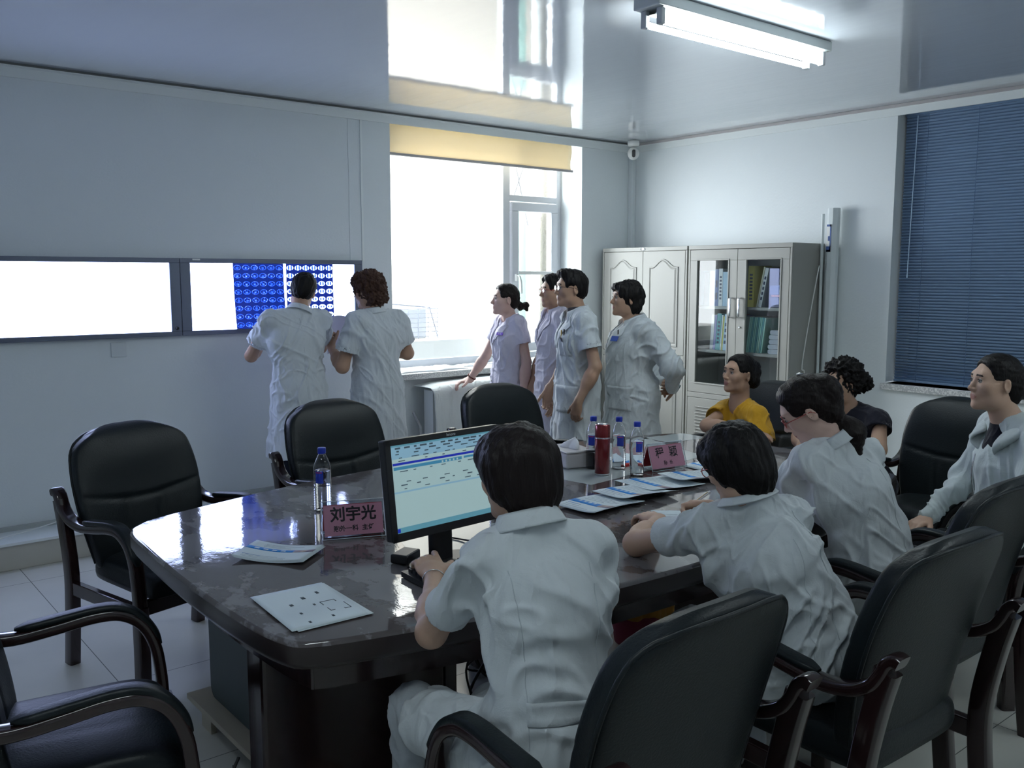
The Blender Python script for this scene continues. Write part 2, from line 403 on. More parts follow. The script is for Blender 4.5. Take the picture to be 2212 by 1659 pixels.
# security camera in the corner
sc_ = thing('security_camera', 'small white dome security camera in the ceiling corner', 'camera', (WX - .20, WY - .20, CZ - .005))
MB().lathe([(.0, -.001), (.05, -.001), (.052, -.03), (.045, -.045), (.03, -.05)], 24).build('mount', mat('white_plastic'), sc_)
MB().lathe([(.0, -.165)] + [(.052 * math.sin(a), -.11 - .055 * math.cos(a)) for a in [PI * k / 10 for k in range(1, 10)]] + [(.0, -.055)], 24, cap=False).build('ball', mat('white_plastic'), sc_)
MB().sweep([(0, 0, 0), (0, 0, .012)], rrect(.066, .030, .014, 5), M=frame((-.034, -.036, -.115), (.72, -.69, 0), (0, 0, 1))).build('lens', mat('black_gloss', (.01, .01, .012), .15), sc_)
# wall switch cover
tag(MB().box(1.625, 1.715, WY - .010, WY - .001, 1.145, 1.235).build('blank_wall_plate', mat('white_plastic_wall', (.62, .66, .68), .4), bevel=.002), 'blank white square wall plate below the lit viewing box', 'wall plate')

# ================================================================ film viewing boxes
M_lb = mat('viewer_frame', (.13, .15, .20), .4, metal=.3)
def light_box(x0, x1, label):
    z0, z1 = 1.262, 1.755
    t = thing('film_viewer', label, 'light box', ((x0 + x1) / 2, WY, (z0 + z1) / 2)); h = (z1 - z0) / 2; w_ = (x1 - x0) / 2
    m = MB(); m.box(-w_, w_, -.05, -.001, -h, -h + .03); m.box(-w_, w_, -.05, -.001, h - .03, h)
    m.box(-w_, -w_ + .065, -.05, -.001, -h + .03, h - .03); m.box(w_ - .065, w_, -.05, -.001, -h + .03, h - .03)
    m.build('viewer_frame', M_lb, t, bevel=.003)
    m = MB(); m.box(-w_ + .065, w_ - .065, -.038, -.01, -h + .03, h - .03)
    m.build('lit_panel', mat('lit_viewer_panel', (.9, .9, .95), .3, emit=(.50, .60, 1.0), estr=4.6), t)
    m = MB(); m.lathe([(.010, 0), (.010, .008), (.007, .012)], 16, M=T(( w_ - .032, -.05, -h + .05)) @ RX(PI / 2)); m.build('power_knob', mat('black_gloss'), t)
    m = MB(); m.box(-w_ + .08, -w_ + .13, -.0515, -.050, h - .012, h - .003); m.build('sticker', mat('white_plastic'), t)
    return t
light_box(.30, 2.052, 'long lit film viewing box with nothing clipped on it')
light_box(2.054, 3.372, 'lit film viewing box holding two scan films')
def film_mat(name, bright):
    m = mat(name, (.0, .0, .0), .3)
    N = m.node_tree.nodes; L = m.node_tree.links; N.clear()
    o = N.new('ShaderNodeOutputMaterial'); tr = N.new('ShaderNodeBsdfTransparent'); gl = N.new('ShaderNodeBsdfGlossy'); mx = N.new('ShaderNodeMixShader')
    mx.inputs[0].default_value = .04; gl.inputs['Roughness'].default_value = .15
    t = N.new('ShaderNodeTexCoord'); sp = N.new('ShaderNodeSeparateXYZ'); L.new(t.outputs['Object'], sp.inputs[0])
    def math_(op, a, b=None, c=None):
        q = N.new('ShaderNodeMath'); q.operation = op
        for i, s in enumerate((a, b, c)):
            if s is None: continue
            if isinstance(s, (int, float)): q.inputs[i].default_value = s
            else: L.new(s, q.inputs[i])
        return q.outputs[0]
    # frame-local cell coordinates, 6 x 8 pictures on one film
    cx = math_('SUBTRACT', math_('FRACT', math_('DIVIDE', sp.outputs[0], .356 / 6)), .5)
    cz = math_('SUBTRACT', math_('FRACT', math_('DIVIDE', sp.outputs[2], .432 / 8)), .5)
    r2 = math_('SQRT', math_('ADD', math_('POWER', math_('DIVIDE', cx, .46), 2), math_('POWER', math_('DIVIDE', cz, .34), 2)))
    nz = N.new('ShaderNodeTexNoise'); nz.inputs['Scale'].default_value = 95.; nz.inputs['Detail'].default_value = 3.; L.new(t.outputs['Object'], nz.inputs['Vector'])
    r3 = math_('ADD', r2, math_('MULTIPLY', math_('SUBTRACT', nz.outputs[0], .5), .25))
    rim = math_('SUBTRACT', 1., math_('SMOOTH_MIN' if False else 'MINIMUM', math_('MULTIPLY', math_('ABSOLUTE', math_('SUBTRACT', r3, .84)), 7.), 1.))
    core = math_('SUBTRACT', 1., math_('MINIMUM', math_('MULTIPLY', math_('SQRT', math_('ADD', math_('POWER', cx, 2), math_('POWER', math_('ADD', cz, .07), 2))), 5.5), 1.))
    inside = math_('LESS_THAN', r3, .92)
    if bright:
        # bright soft tissue with two darker lungs
        lx = math_('SUBTRACT', math_('ABSOLUTE', cx), .17)
        lung = math_('LESS_THAN', math_('SQRT', math_('ADD', math_('POWER', math_('DIVIDE', lx, .10), 2), math_('POWER', math_('DIVIDE', cz, math_('ADD', .02, math_('MULTIPLY', math_('ABSOLUTE', sp.outputs[2]), .8))), 2))), 1.)
        val = math_('MULTIPLY', inside, math_('SUBTRACT', 1.0, math_('MULTIPLY', lung, .75)))
    else:
        val = math_('ADD', math_('MULTIPLY', rim, .8), math_('ADD', math_('MULTIPLY', math_('POWER', core, .8), .9), math_('MULTIPLY', inside, math_('MULTIPLY', math_('GREATER_THAN', nz.outputs[0], .56), .35))))
    g = math_('ADD', .018, math_('MULTIPLY', val, .42 if not bright else .95))
    r = N.new('ShaderNodeValToRGB'); r.color_ramp.elements[0].color = (.001, .003, .022, 1); r.color_ramp.elements[1].color = (.85, .95, 1, 1)
    e = r.color_ramp.elements.new(.35); e.color = (.012, .045, .26, 1)
    L.new(g, r.inputs[0]); L.new(r.outputs[0], tr.inputs[0]); L.new(tr.outputs[0], mx.inputs[1]); L.new(gl.outputs[0], mx.inputs[2]); L.new(mx.outputs[0], o.inputs[0])
    return m
def film(x, label, bright, curl):
    # the films are clipped at the top and bow away from the panel at the bottom
    m = MB(); m.grid(lambda u, v: (.356 * u, -(.004 + curl * (1 - v) ** 2), .432 * v), 12, 16)
    o = m.build('scan_film', film_mat('scan_film_soft' if bright else 'scan_film_dark', bright), loc=(x, WY - .041, 1.293))
    return tag(o, label, 'film', 'scan films clipped on the viewing box')
film(2.402, 'dark scan film sheet of blue body sections, left one on the viewer', False, .035)
film(2.778, 'scan film sheet of bright white sections, right one on the viewer', True, .01)
# ================================================================ conference table
M_wood = mat('dark_lacquered_wood', (.022, .010, .010), .16, spec=.6, coat=.4, bump=(3, .05, 3, (1, 12, 1)))
M_woodf = mat('dark_table_front', (.030, .022, .022), .28, spec=.5)
M_top = mat('table_top_under_film', (.058, .048, .046), .05, spec=.75)
def _top():
    N, L, I = nodes(M_top)
    t = N.new('ShaderNodeTexCoord'); n = N.new('ShaderNodeTexNoise'); n.inputs['Scale'].default_value = 3.4; n.inputs['Detail'].default_value = 7; n.inputs['Roughness'].default_value = .62
    mp = N.new('ShaderNodeMapping'); mp.inputs['Scale'].default_value = (1.5, 1, 1); L.new(t.outputs['Object'], mp.inputs[0]); L.new(mp.outputs[0], n.inputs['Vector'])
    r = N.new('ShaderNodeValToRGB'); e = r.color_ramp.elements; e[0].position = .50; e[0].color = (.085, .072, .072, 1); e[1].position = .525; e[1].color = (.17, .16, .165, 1)
    L.new(n.outputs[0], r.inputs[0]); L.new(r.outputs[0], I['Base Color'])
    n2 = N.new('ShaderNodeTexNoise'); n2.inputs['Scale'].default_value = 6; n2.inputs['Detail'].default_value = 2; L.new(mp.outputs[0], n2.inputs['Vector'])
    n3 = N.new('ShaderNodeTexNoise'); n3.inputs['Scale'].default_value = 90; n3.inputs['Detail'].default_value = 1; L.new(mp.outputs[0], n3.inputs['Vector'])
    b = N.new('ShaderNodeBump'); b.inputs['Strength'].default_value = .25; b.inputs['Distance'].default_value = .0035; L.new(n2.outputs[0], b.inputs['Height'])
    b2 = N.new('ShaderNodeBump'); b2.inputs['Strength'].default_value = .10; b2.inputs['Distance'].default_value = .0008; L.new(n3.outputs[0], b2.inputs['Height']); L.new(b.outputs[0], b2.inputs['Normal'])
    L.new(b2.outputs[0], I['Normal'])
_top()
TOP = [(.965, 3.30), (.92, 3.22), (.90, 2.95), (.885, 2.60), (.888, 2.25), (.91, 2.03), (.965, 1.945), (1.16, 1.885), (1.45, 1.815), (1.90, 1.765), (2.40, 1.755), (2.95, 1.80), (3.45, 1.90), (3.80, 1.99),
       (3.88, 2.05), (3.97, 2.3), (4.03, 2.65), (4.02, 3.0), (3.95, 3.30), (3.88, 3.39), (3.50, 3.49), (3.10, 3.56), (2.65, 3.605), (2.16, 3.60), (1.70, 3.54), (1.30, 3.44), (1.05, 3.36)]
def closed_smooth(pts, k=4):
    n = len(pts); out = []
    for i in range(n):
        a, b, c, d = [Vector((*pts[(i + j) % n], 0)) for j in (-1, 0, 1, 2)]
        for j in range(k):
            t = j / k; q = .5 * ((2 * b) + (c - a) * t + (2 * a - 5 * b + 4 * c - d) * t * t + (3 * b - a - 3 * c + d) * t ** 3); out.append((q.x, q.y))
    return out
OUT = closed_smooth(TOP)
CX, CY = 2.46, 2.66
def inset(poly, d):
    n = len(poly); out = []
    for i in range(n):
        a = Vector(poly[i - 1]); c = Vector(poly[(i + 1) % n]); t = (c - a).normalized(); nn = Vector((-t.y, t.x))
        b = Vector(poly[i]);
        if nn.dot(Vector((CX, CY)) - b) < 0: nn = -nn
        out.append(tuple(b + nn * d))
    return out
tb = thing('conference_table', 'long dark lacquered boat shaped conference table under clear film', 'table', (0, 0, 0))
def ring_stack(mb, rings, mi=0, smooth=True):
    n = len(rings[0][0])
    v = []
    for poly, z in rings: v += [(x, y, z) for x, y in poly]
    f = []
    for k in range(len(rings) - 1):
        for i in range(n): f.append((k * n + i, k * n + (i + 1) % n, (k + 1) * n + (i + 1) % n, (k + 1) * n + i))
    mb.add(v, f, mi, smooth)
m = MB(); i1 = inset(OUT, .010); i2 = inset(OUT, .003)
m.add([(x, y, .760) for x, y in i1], [tuple(range(len(i1)))], 0)
ring_stack(m, [(i1, .760), (i2, .757), (OUT, .748)], 0); ring_stack(m, [(OUT, .748), (OUT, .705), (inset(OUT, .008), .690), (inset(OUT, .05), .685)], 1)
m.add([(x, y, .685) for x, y in inset(OUT, .05)], [tuple(range(len(i1)))[::-1]], 1)
bm_fix = m.build('tabletop', [M_top, M_woodf], tb)
m = MB(); a1 = inset(OUT, .09); a2 = inset(OUT, .12)
ring_stack(m, [(a1, .686), (a1, .60), (a2, .60), (a2, .686)], 0, False); m.build('skirt', M_wood, tb)
# pedestals
def pedestal(x0, x1, y0, y1):
    m = MB(); m.box(x0, x1, y0, y1, .0, .685); m.build('pedestal', M_wood, tb, bevel=.012)
pedestal(.985, 1.599, 2.30, 2.41); pedestal(1.60, 1.65, 2.30, 3.0)
pedestal(3.35, 3.40, 2.25, 3.05); pedestal(2.20, 2.24, 2.35, 3.0)
MB().box(1.655, 3.345, 3.10, 3.13, .42, .66).build('modesty_panel', M_wood, tb)
# papers lying beneath the clear film
MP = mat('paper_under_film', (.42, .46, .46), .10, spec=.7); MPK = mat('pink_paper_under_film', (.46, .27, .28), .10, spec=.7)
m = MB(); m.prism([(2.62, 3.02), (2.66, 2.73), (3.53, 2.83), (3.70, 3.40), (3.30, 3.36)], .7602, .7606); m.build('paper_under_film', MP, tb)
MB().prism([(3.66, 3.37), (3.96, 3.33), (3.96, 3.15), (3.69, 3.18)], .7602, .7606).build('paper_under_film', MP, tb)
MB().prism([(3.19, 2.96), (3.50, 3.05), (3.48, 3.31), (3.22, 3.16)], .7607, .7610).build('paper_under_film', MPK, tb)
MB().prism([(1.46, 2.2), (1.95, 2.15), (2.0, 2.62), (1.62, 2.62)], .7602, .7605).build('paper_under_film', MP, tb)

# computer tower on a small board stand beneath the left end
st = thing('tower_stand', 'raw board stand on short legs under the computer tower', 'stand', (1.31, 2.86, 0))
M_mdf = mat('raw_fibreboard', (.42, .38, .30), .8)
MB().box(-.22, .16, -.36, .36, .105, .125).build('stand_board', M_mdf, st)
for x in (-.18, .10):
    for y in (-.30, .30): MB().box(x, x + .02, y - .06, y + .03, 0, .105).build('stand_leg', M_mdf, st)
pt = thing('computer_tower', 'dark grey green computer tower standing under the left table end', 'computer', (1.31, 2.89, .1255))
MB().sweep([(-.16, 0, .235), (.10, 0, .235)], rrect(.50, .46, .04, 5), fixed=(0, 1, 0)).build('case', mat('tower_case', (.045, .065, .07), .45), pt)
MB().box(.101, .106, -.2, .2, .03, .43).build('front_panel', mat('black_plastic', (.012, .012, .014), .35), pt)
cb = MB()
random.seed(4)
for k in range(9):
    x = 2.02 + .045 * k; y = 2.72 + random.uniform(-.1, .25); pts = [(x, y, .66)]
    for j in range(1, 7): pts.append((x + random.uniform(-.07, .07), y + random.uniform(-.08, .08), .66 - .105 * j))
    pts.append((pts[-1][0] + random.uniform(.1, .3), y, .008))
    cb.tube(smooth_path(pts, 5), .0045 + .002 * (k % 3), 6)
tag(cb.build('cable_bundle', mat('black_cable', (.01, .01, .012), .5)), 'tangle of black computer cables hanging in the knee space under the table', 'cables')
cb = MB(); cb.tube(smooth_path([(1.00, 2.27, .01), (.955, 2.36, .02), (.95, 2.46, .16), (.99, 2.50, .22)], 8), .005, 8); cb.tube(smooth_path([(1.08, 2.24, .012), (.96, 2.27, .01), (.94, 2.40, .1), (.975, 2.50, .2)], 8), .005, 8)
tag(cb.build('loose_cable', mat('black_cable')), 'two black cables looping out beside the left table pedestal', 'cables')
bn = thing('waste_basket', 'waste basket with a red and yellow bag on the floor under the table', 'basket', (2.96, 2.72, 0))
MB().lathe([(.11, .0), (.15, .27), (.145, .27), (.105, .01)], 28, cap=False).build('basket', mat('magenta_plastic', (.30, .03, .07), .5), bn)
def _bag(u, v):
    a = 2 * PI * u; r = .155 + .012 * math.sin(9 * a) * v + .006 * math.sin(23 * a)
    return (r * math.cos(a), r * math.sin(a), .275 - .12 * v - .01 * math.sin(7 * a) * v)
MB().grid(_bag, 80, 6).build('bin_liner', mat('yellow_bag', (.62, .30, .05), .5), bn, solid=.002)

# ================================================================ executive chairs
M_leath = mat('black_leather', (.0065, .0105, .0125), .40, spec=.36, bump=(160, .12, 3, (1, 1, 1)))
def make_chair():
    t = thing('conference_chair', 'x', 'chair')
    # backrest: padded rounded slab, leaning back
    H0, H1 = .40, 1.0
    def hw(v):
        a = .232 + .052 * math.sin(min(v, .62) / .62 * PI / 2) if v < .62 else .284 - .042 * ((v - .62) / .38) ** 2
        # rounded top and bottom corners
        if v > .84: a -= .080 * ((v - .84) / .16) ** 3.
        if v < .06: a -= .03 * ((.06 - v) / .06) ** 2
        return a
    def side(v): return -.185 - .02 * v - .125 * v ** 1.7
    def top(u): return H1 - .026 * abs(u) ** 3.6
    def shape(u, v, front):
        # u in -1..1, v 0..1
        su = math.sin(u * PI / 2); x = su * hw(v)
        z = H0 + (top(su) - H0) * v
        e = max(0., 1 - abs(u) ** 5) ** .55 * max(0., 1 - abs(2 * v - 1) ** 14) ** .5
        y = side(v) + .03 * (abs(su) ** 2.5)      # wings curl forward
        if front:
            g = 0
            vs = .57 - .09 * (1 - su * su)          # seam under the head pad
            g += .009 * math.exp(-((v - vs) / .016) ** 2) * (1 - .7 * su ** 4)
            if v < vs:
                for q in (-.30, .30): g += .009 * math.exp(-((su - q - .0 * v) / .035) ** 2)
            g -= .014 * math.exp(-((v - .80) / .16) ** 2) * (1 - su ** 2)
            y += (.045 * e) - g * e
        else: y -= .035 * e
        return (x, y, z)
    m = MB(); NU, NV = 44, 56
    m.grid(lambda a, b: shape(1 - 2 * a, b, True), NU, NV); m.grid(lambda a, b: shape(2 * a - 1, b, False), NU, NV)
    m.build('backrest', M_leath, t)
    rim = [shape(u, v, False) for u, v in [(-.93, k / 14) for k in range(1, 14)] + [(-.93 + 1.86 * k / 16, .965) for k in range(1, 16)] + [(.93, 1 - k / 14) for k in range(1, 14)]]
    rim = [(x, y - .004, z) for x, y, z in rim]
    MB().tube(smooth_path(rim, 2), .0055, 6).build('piping', M_leath, t)
    # seat cushion
    def seat(u, v, topside):
        su = math.sin(u * PI / 2); sv = math.sin(v * PI / 2)
        x = su * (.245 + .01 * sv) * (1 - .06 * abs(sv) ** 6); y = .015 + sv * .245 * (1 - .05 * abs(su) ** 6)
        e = max(0., 1 - abs(u) ** 5) ** .5 * max(0., 1 - abs(v) ** 5) ** .5
        z = .395 + (.075 * e + .012 * e * math.cos(su * 1.2) - .004 * math.exp(-((su - .28) / .03) ** 2) - .004 * math.exp(-((su + .28) / .03) ** 2)) if topside else .395 - .03 * e
        if topside and sv > .5: z -= .018 * ((sv - .5) / .5) ** 2
        return (x, y, z)
    m = MB(); m.grid(lambda a, b: seat(2 * a - 1, 2 * b - 1, True), 40, 36); m.grid(lambda a, b: seat(1 - 2 * a, 2 * b - 1, False), 20, 18)
    m.build('seat', M_leath, t)
    m = MB(); m.box(-.276, .276, .215, .24, .315, .375); m.build('apron', M_wood, t, bevel=.004)
    for s in (-1, 1):
        x = s * .306
        arm = smooth_path([(x, -.345, .738), (x, -.330, .742), (x, -.312, .728), (x, -.298, .698), (x, -.272, .662), (x, -.215, .630), (x, -.13, .618), (x, -.02, .630), (x, .08, .645), (x, .155, .640), (x, .212, .600), (x, .245, .530), (x, .258, .44), (x, .262, .36)], 5)
        sc = [1.] * len(arm)
        MB().sweep(arm, rrect(.052, .034, .010, 3), fixed=(1, 0, 0)).build('arm', M_wood, t)
        m = MB(); m.sweep(smooth_path([(x, -.310, .71), (x, -.278, .58), (x, -.25, .40), (x, -.262, .2), (x, -.285, .0)], 4), rrect(.045, .058, .008), fixed=(1, 0, 0)); m.build('leg', M_wood, t)
        m = MB(); m.sweep([(x, .262, .365), (x, .262, .2), (x, .258, .0)], rrect(.048, .052, .008), fixed=(1, 0, 0)); m.build('leg', M_wood, t)
        m = MB(); m.box(x - .016, x + .016, -.235, .24, .315, .37); m.build('side_rail', M_wood, t, bevel=.004)
        pad = smooth_path([(x, -.125, .643), (x, -.06, .650), (x, .02, .660), (x, .09, .667), (x, .15, .662), (x, .20, .634), (x, .238, .585), (x, .262, .53)], 5)
        k = len(pad); scl = [min(1., .35 + .65 * min(i, k - 1 - i) / 3.) for i in range(k)]
        MB().sweep(pad, rrect(.050, .022, .010, 4), fixed=(1, 0, 0), scales=scl).build('arm_pad', M_leath, t)
    return t
CH = [ # x, y, yaw (0 = faces the far wall), label
    (1.27, 3.875, 180 + 14, 'empty black leather armchair at the far left table corner, back to the wall'),
    (2.27, 3.97, 180 + 4.5, 'empty black leather armchair across the table behind the two doctors at the viewer'),
    (3.365, 3.98, 180 - 1, 'empty black leather armchair across the table in front of the woman with a bun'),
    (.54, 2.50, -101.5, 'armchair at the near left corner with only seat and arms in view'),
    (1.44, 1.42, 0, 'armchair of the woman typing, its leather back turned to the camera'),
    (2.32, 1.34, -2, 'armchair of the writing woman with short hair, seen side on'),
    (3.09, 1.52, 0, 'armchair behind the ponytailed writer, partly cut by the right picture edge'),
    (4.60, 2.20, 90, 'armchair of the curly haired woman, its back in front of the blue blind'),
    (4.50, 3.27, 92, 'armchair of the woman in yellow, mostly hidden behind her'),
    (3.95, 1.46, 52, 'armchair of the woman in the white hooded jacket')]
ch0 = make_chair(); CHAIRS = [ch0]
for i in range(1, len(CH)): CHAIRS.append(copy_tree(ch0))
for o, (x, y, a, lb) in zip(CHAIRS, CH):
    o.location = (x, y, 0); o.rotation_euler = (0, 0, math.radians(a)); tag(o, lb, 'chair', 'black leather conference armchairs')

# ================================================================ cabinets
M_cab = mat('grey_enamel_steel', (.29, .29, .27), .42, spec=.4)
M_chrome = mat('chrome', (.75, .76, .78), .18, metal=1.)
M_gap = mat('dark_gap', (.05, .05, .05), .8)
XF = 5.82
def arch_panel(mb, w_, h, rise, x=0):
    """raised arched panel, local y width, z up, protruding towards -x"""
    def outl(d):
        pts = [(-w_ / 2 + d, d), (w_ / 2 - d, d), (w_ / 2 - d, h - rise - d * .6)]
        for k in range(1, 16):
            u = 1 - 2 * k / 16; a = abs(u)
            s_ = .5 * (1 + math.cos(PI * min(1, a / .85)))
            pts.append((u * (w_ / 2 - d), h - rise - d * .6 + rise * s_))
        pts.append((-w_ / 2 + d, h - rise - d * .6)); return pts
    levels = [(0, 0), (.006, -.007), (.016, -.007), (.024, -.001), (.040, -.006)]
    n = len(outl(0)); v = []; f = []
    for d, xx in levels: v += [(x + xx, p, q) for p, q in outl(d)]
    for k in range(len(levels) - 1):
        for i in range(n): f.append((k * n + i, (k + 1) * n + i, (k + 1) * n + (i + 1) % n, k * n + (i + 1) % n))
    f.append(tuple(range((len(levels) - 1) * n, len(levels) * n))[::-1])
    mb.add(v, f, 0, False)
def door_slab(y0, y1, z0, z1, name='door', parent=None, hole=None, arch=False, rise=.06):
    m = MB()
    if hole:
        a, b, c, d = hole
        m.box(-.018, .0, y0, y1, z0, c); m.box(-.018, 0, y0, y1, d, z1); m.box(-.018, 0, y0, a, c, d); m.box(-.018, 0, b, y1, c, d)
        m.box(-.024, -.018, a - .012, b + .012, c - .012, c); m.box(-.024, -.018, a - .012, b + .012, d, d + .012); m.box(-.024, -.018, a - .012, a, c, d); m.box(-.024, -.018, b, b + .012, c, d)
    else: m.box(-.018, 0, y0, y1, z0, z1)
    o = m.build(name, M_cab, parent, bevel=.0025)
    if arch:
        p = MB(); w_ = (y1 - y0) - .13; arch_panel(p, w_, (z1 - z0) - .13, rise, -.0185)
        for i, vv in enumerate(p.v): p.v[i] = (vv[0], vv[1] + (y0 + y1) / 2, vv[2] + z0 + .065)
        p.build('raised_panel', M_cab, o)
    return o
def pull(parent, y, z, h=.15):
    m = MB(); m.sweep([(-.019, y, z - h / 2), (-.045, y, z - h / 2), (-.05, y, z - h / 2 + .01), (-.05, y, z + h / 2 - .01), (-.045, y, z + h / 2), (-.019, y, z + h / 2)], rrect(.022, .008, .003), fixed=(0, 1, 0)); m.build('handle', M_chrome, parent)
def lock(parent, y, z): MB().lathe([(.009, 0), (.009, .006), (.006, .010)], 14, M=T((-.018, y, z)) @ RY(-PI / 2)).build('lock', M_chrome, parent)
c1 = thing('filing_cabinet', 'pale grey steel cabinet with arched solid doors in the room corner', 'cabinet', (XF, 4.872, 0))
W_, HC = .965, 1.885
m = MB(); m.box(.0, .395, 0, W_, 0, HC); m.box(-.018, 0, 0, W_, 1.852, HC); m.box(-.018, 0, 0, .018, 0.06, 1.852); m.box(-.018, 0, W_ - .018, W_, .06, 1.852); m.box(-.018, 0, .018, W_ - .018, .945, .99); m.box(-.018, 0, 0, W_, 0, .06)
m.build('body', M_cab, c1, bevel=.003)
h2 = W_ / 2
for z0, z1 in ((.993, 1.849), (.063, .942)):
    for y0, y1 in ((.021, h2 - .0015), (h2 + .0015, W_ - .021)):
        d = door_slab(y0, y1, z0, z1, parent=c1, arch=True, rise=.065)
        if y0 > h2: lock(d, y0 + .03, z0 + .42)
MB().lathe([(.03, 0), (.028, .003), (.0, .003)], 24, M=T((-.0185, h2, 1.868)) @ RY(-PI / 2) @ Matrix.Diagonal((.42, 1, 1, 1))).build('badge', M_chrome, c1)

c2 = thing('bookcase', 'grey steel bookcase with two glazed doors full of files', 'bookcase', (XF, 3.893, 0))
m = MB(); m.box(.375, .395, 0, W_, .72, HC); m.box(0, .375, 0, .02, .72, HC); m.box(0, .375, W_ - .02, W_, .72, HC); m.box(0, .375, .02, W_ - .02, HC - .02, HC); m.box(0, .395, 0, W_, .0, .72)
m.box(-.018, 0, 0, W_, 1.852, HC); m.box(-.018, 0, 0, .018, 0.06, 1.852); m.box(-.018, 0, W_ - .018, W_, .06, 1.852); m.box(-.018, 0, .018, W_ - .018, .665, .705); m.box(-.018, 0, 0, W_, 0, .06)
m.build('body', M_cab, c2, bevel=.003)
for z in (1.055, 1.405): MB().box(.03, .374, .021, W_ - .021, z - .022, z).build('shelf', M_cab, c2)
M_cg = mat('cabinet_glass', (1, 1, 1)); _glass(M_cg, (.72, .78, .80))
for y0, y1, s in ((.021, h2 - .0015, 1), (h2 + .0015, W_ - .021, -1)):
    d = door_slab(y0, y1, .708, 1.849, parent=c2, hole=(y0 + .075, y1 - .085, .79, 1.765) if s > 0 else (y0 + .085, y1 - .075, .79, 1.765))
    m = MB(); m.add([(-.008, y0 + .07, .78), (-.008, y1 - .07, .78), (-.008, y1 - .07, 1.77), (-.008, y0 + .07, 1.77)], [(0, 1, 2, 3)]); m.build('pane', M_cg, d)
    pull(d, y1 - .04 if s > 0 else y0 + .04, 1.40)
    if s > 0: lock(d, y1 - .035, 1.25)
    d = door_slab(y0, y1, .063, .662, parent=c2)
    m = MB()
    for k in range(9):
        z = .38 + .026 * k; m.sweep([(-.019, y0 + .08, z), (-.019, y1 - .08, z)], [(-.008, 0), (.008, 0), (.0, .007)], up=(0, 0, 1))
    m.build('louvre', M_cab, d)
# books: real boxes with printed spines
BOOKC = {'teal': (.07, .28, .30), 'mint': (.22, .47, .40), 'white': (.55, .57, .57), 'blue': (.05, .10, .28), 'yellow': (.55, .48, .10), 'grey': (.32, .34, .36), 'red': (.45, .06, .06), 'navy': (.03, .05, .12), 'paleblue': (.35, .47, .58), 'violet': (.16, .16, .35), 'cream': (.50, .46, .33)}
M_page = mat('page_block', (.60, .58, .52), .9)
M_ink = mat('spine_print', (.04, .05, .09), .7)
def book(y, z, w_, h, d, col, lean=0, label='', grp='', prints=0, x=.05):
    """spine faces -x; y is the near side position (cabinet local)"""
    M_ = mat('cover_' + col, BOOKC[col], .5)
    m = MB(); m.box(0, d, 0, w_, 0, h, 0); 
    m.box(.004, d + .001, .003, w_ - .003, .004, h + .0005, 1)
    if prints:
        for k in range(prints):
            zz = h * (.18 + .66 * k / prints); m.box(-.0008, 0, w_ * .25, w_ * .75, zz, zz + h * .38 / prints, 2)
    o = m.build('binder' if w_ > .035 else 'book', [M_, M_page, M_ink], None, loc=(XF + x, 3.893 + y, z), rot=(lean, 0, 0))
    return tag(o, label, 'book', grp)
side = 'behind the right glazed door'
def row(y, z, items, grp, where):
    # laid from the right (small y) to the left as seen from the room
    last = None; 
    for i, (w_, h, col, lean, pr) in enumerate(items):
        th = 'thick' if w_ > .045 else 'slim' if w_ < .022 else 'medium'
        nm = {'paleblue': 'pale blue', 'mint': 'mint green', 'navy': 'dark navy'}.get(col, col)
        if i == 0: pos = 'rightmost ' + where
        elif i == len(items) - 1: pos = 'leftmost ' + where
        else:
            pn = {'paleblue': 'pale blue', 'mint': 'mint green', 'navy': 'dark navy'}.get(items[i - 1][2], items[i - 1][2])
            pos = 'number %d from right %s' % (i + 1, where)
            pos = ['second', 'third', 'fourth', 'fifth', 'sixth', 'seventh', 'eighth', 'ninth', 'tenth', 'eleventh'][i - 1] + ' from the right ' + where
        tilt = h * math.sin(abs(lean))
        if lean > 0: o = book(y + tilt, z + .0005, w_, h, .22, col, lean, '%s %s file, %s' % (th, nm, pos), grp, pr); y += w_ * math.cos(lean) + (.0 if i + 1 < len(items) and items[i + 1][3] == lean else tilt) + .003
        else: o = book(y, z + .0005 + (w_ * math.sin(-lean) if lean < 0 else 0), w_, h, .22, col, lean, '%s %s file, %s' % (th, nm, pos), grp, pr); y += w_ * math.cos(lean) + .003
# top shelf right: leaning white and yellow files, blue box below
row(.245, 1.405, [(.030, .30, 'white', .20, 5), (.012, .31, 'cream', .20, 0)], 'files leaning on the top shelf', 'of the leaning pair on the top shelf')
row(.375, 1.405, [(.055, .315, 'yellow', 0, 8), (.038, .30, 'grey', 0, 5), (.05, .31, 'blue', 0, 4)], 'files standing on the top shelf, right door', 'of the trio beside the yellow file')
row(.545, 1.405, [(.03, .30, 'white', 0, 3), (.038, .30, 'navy', 0, 0), (.05, .27, 'paleblue', 0, 0), (.038, .295, 'white', 0, 7), (.035, .29, 'blue', 0, 2), (.05, .28, 'cream', 0, 0), (.05, .26, 'grey', 0, 0), (.05, .28, 'paleblue', 0, 0)], 'files standing on the top shelf, left door', 'on the top shelf, left door')
row(.52, 1.055, [(.02, .27, 'white', .06, 0), (.02, .28, 'violet', .06, 3), (.008, .285, 'red', .06, 0), (.028, .28, 'mint', .06, 0), (.032, .285, 'paleblue', .06, 4), (.010, .27, 'yellow', .06, 0), (.012, .28, 'white', .06, 0), (.042, .29, 'teal', .06, 6), (.02, .28, 'violet', .06, 0), (.03, .28, 'grey', .06, 0)], 'files on the middle shelf, left door', 'on the middle shelf, left door')
row(.255, 1.055, [(.012, .27, 'mint', .12, 0)] + [(.012, .275, 'mint' if k % 3 else 'teal', .12, 0) for k in range(9)], 'green folders on the middle shelf', 'on the middle shelf, right door')
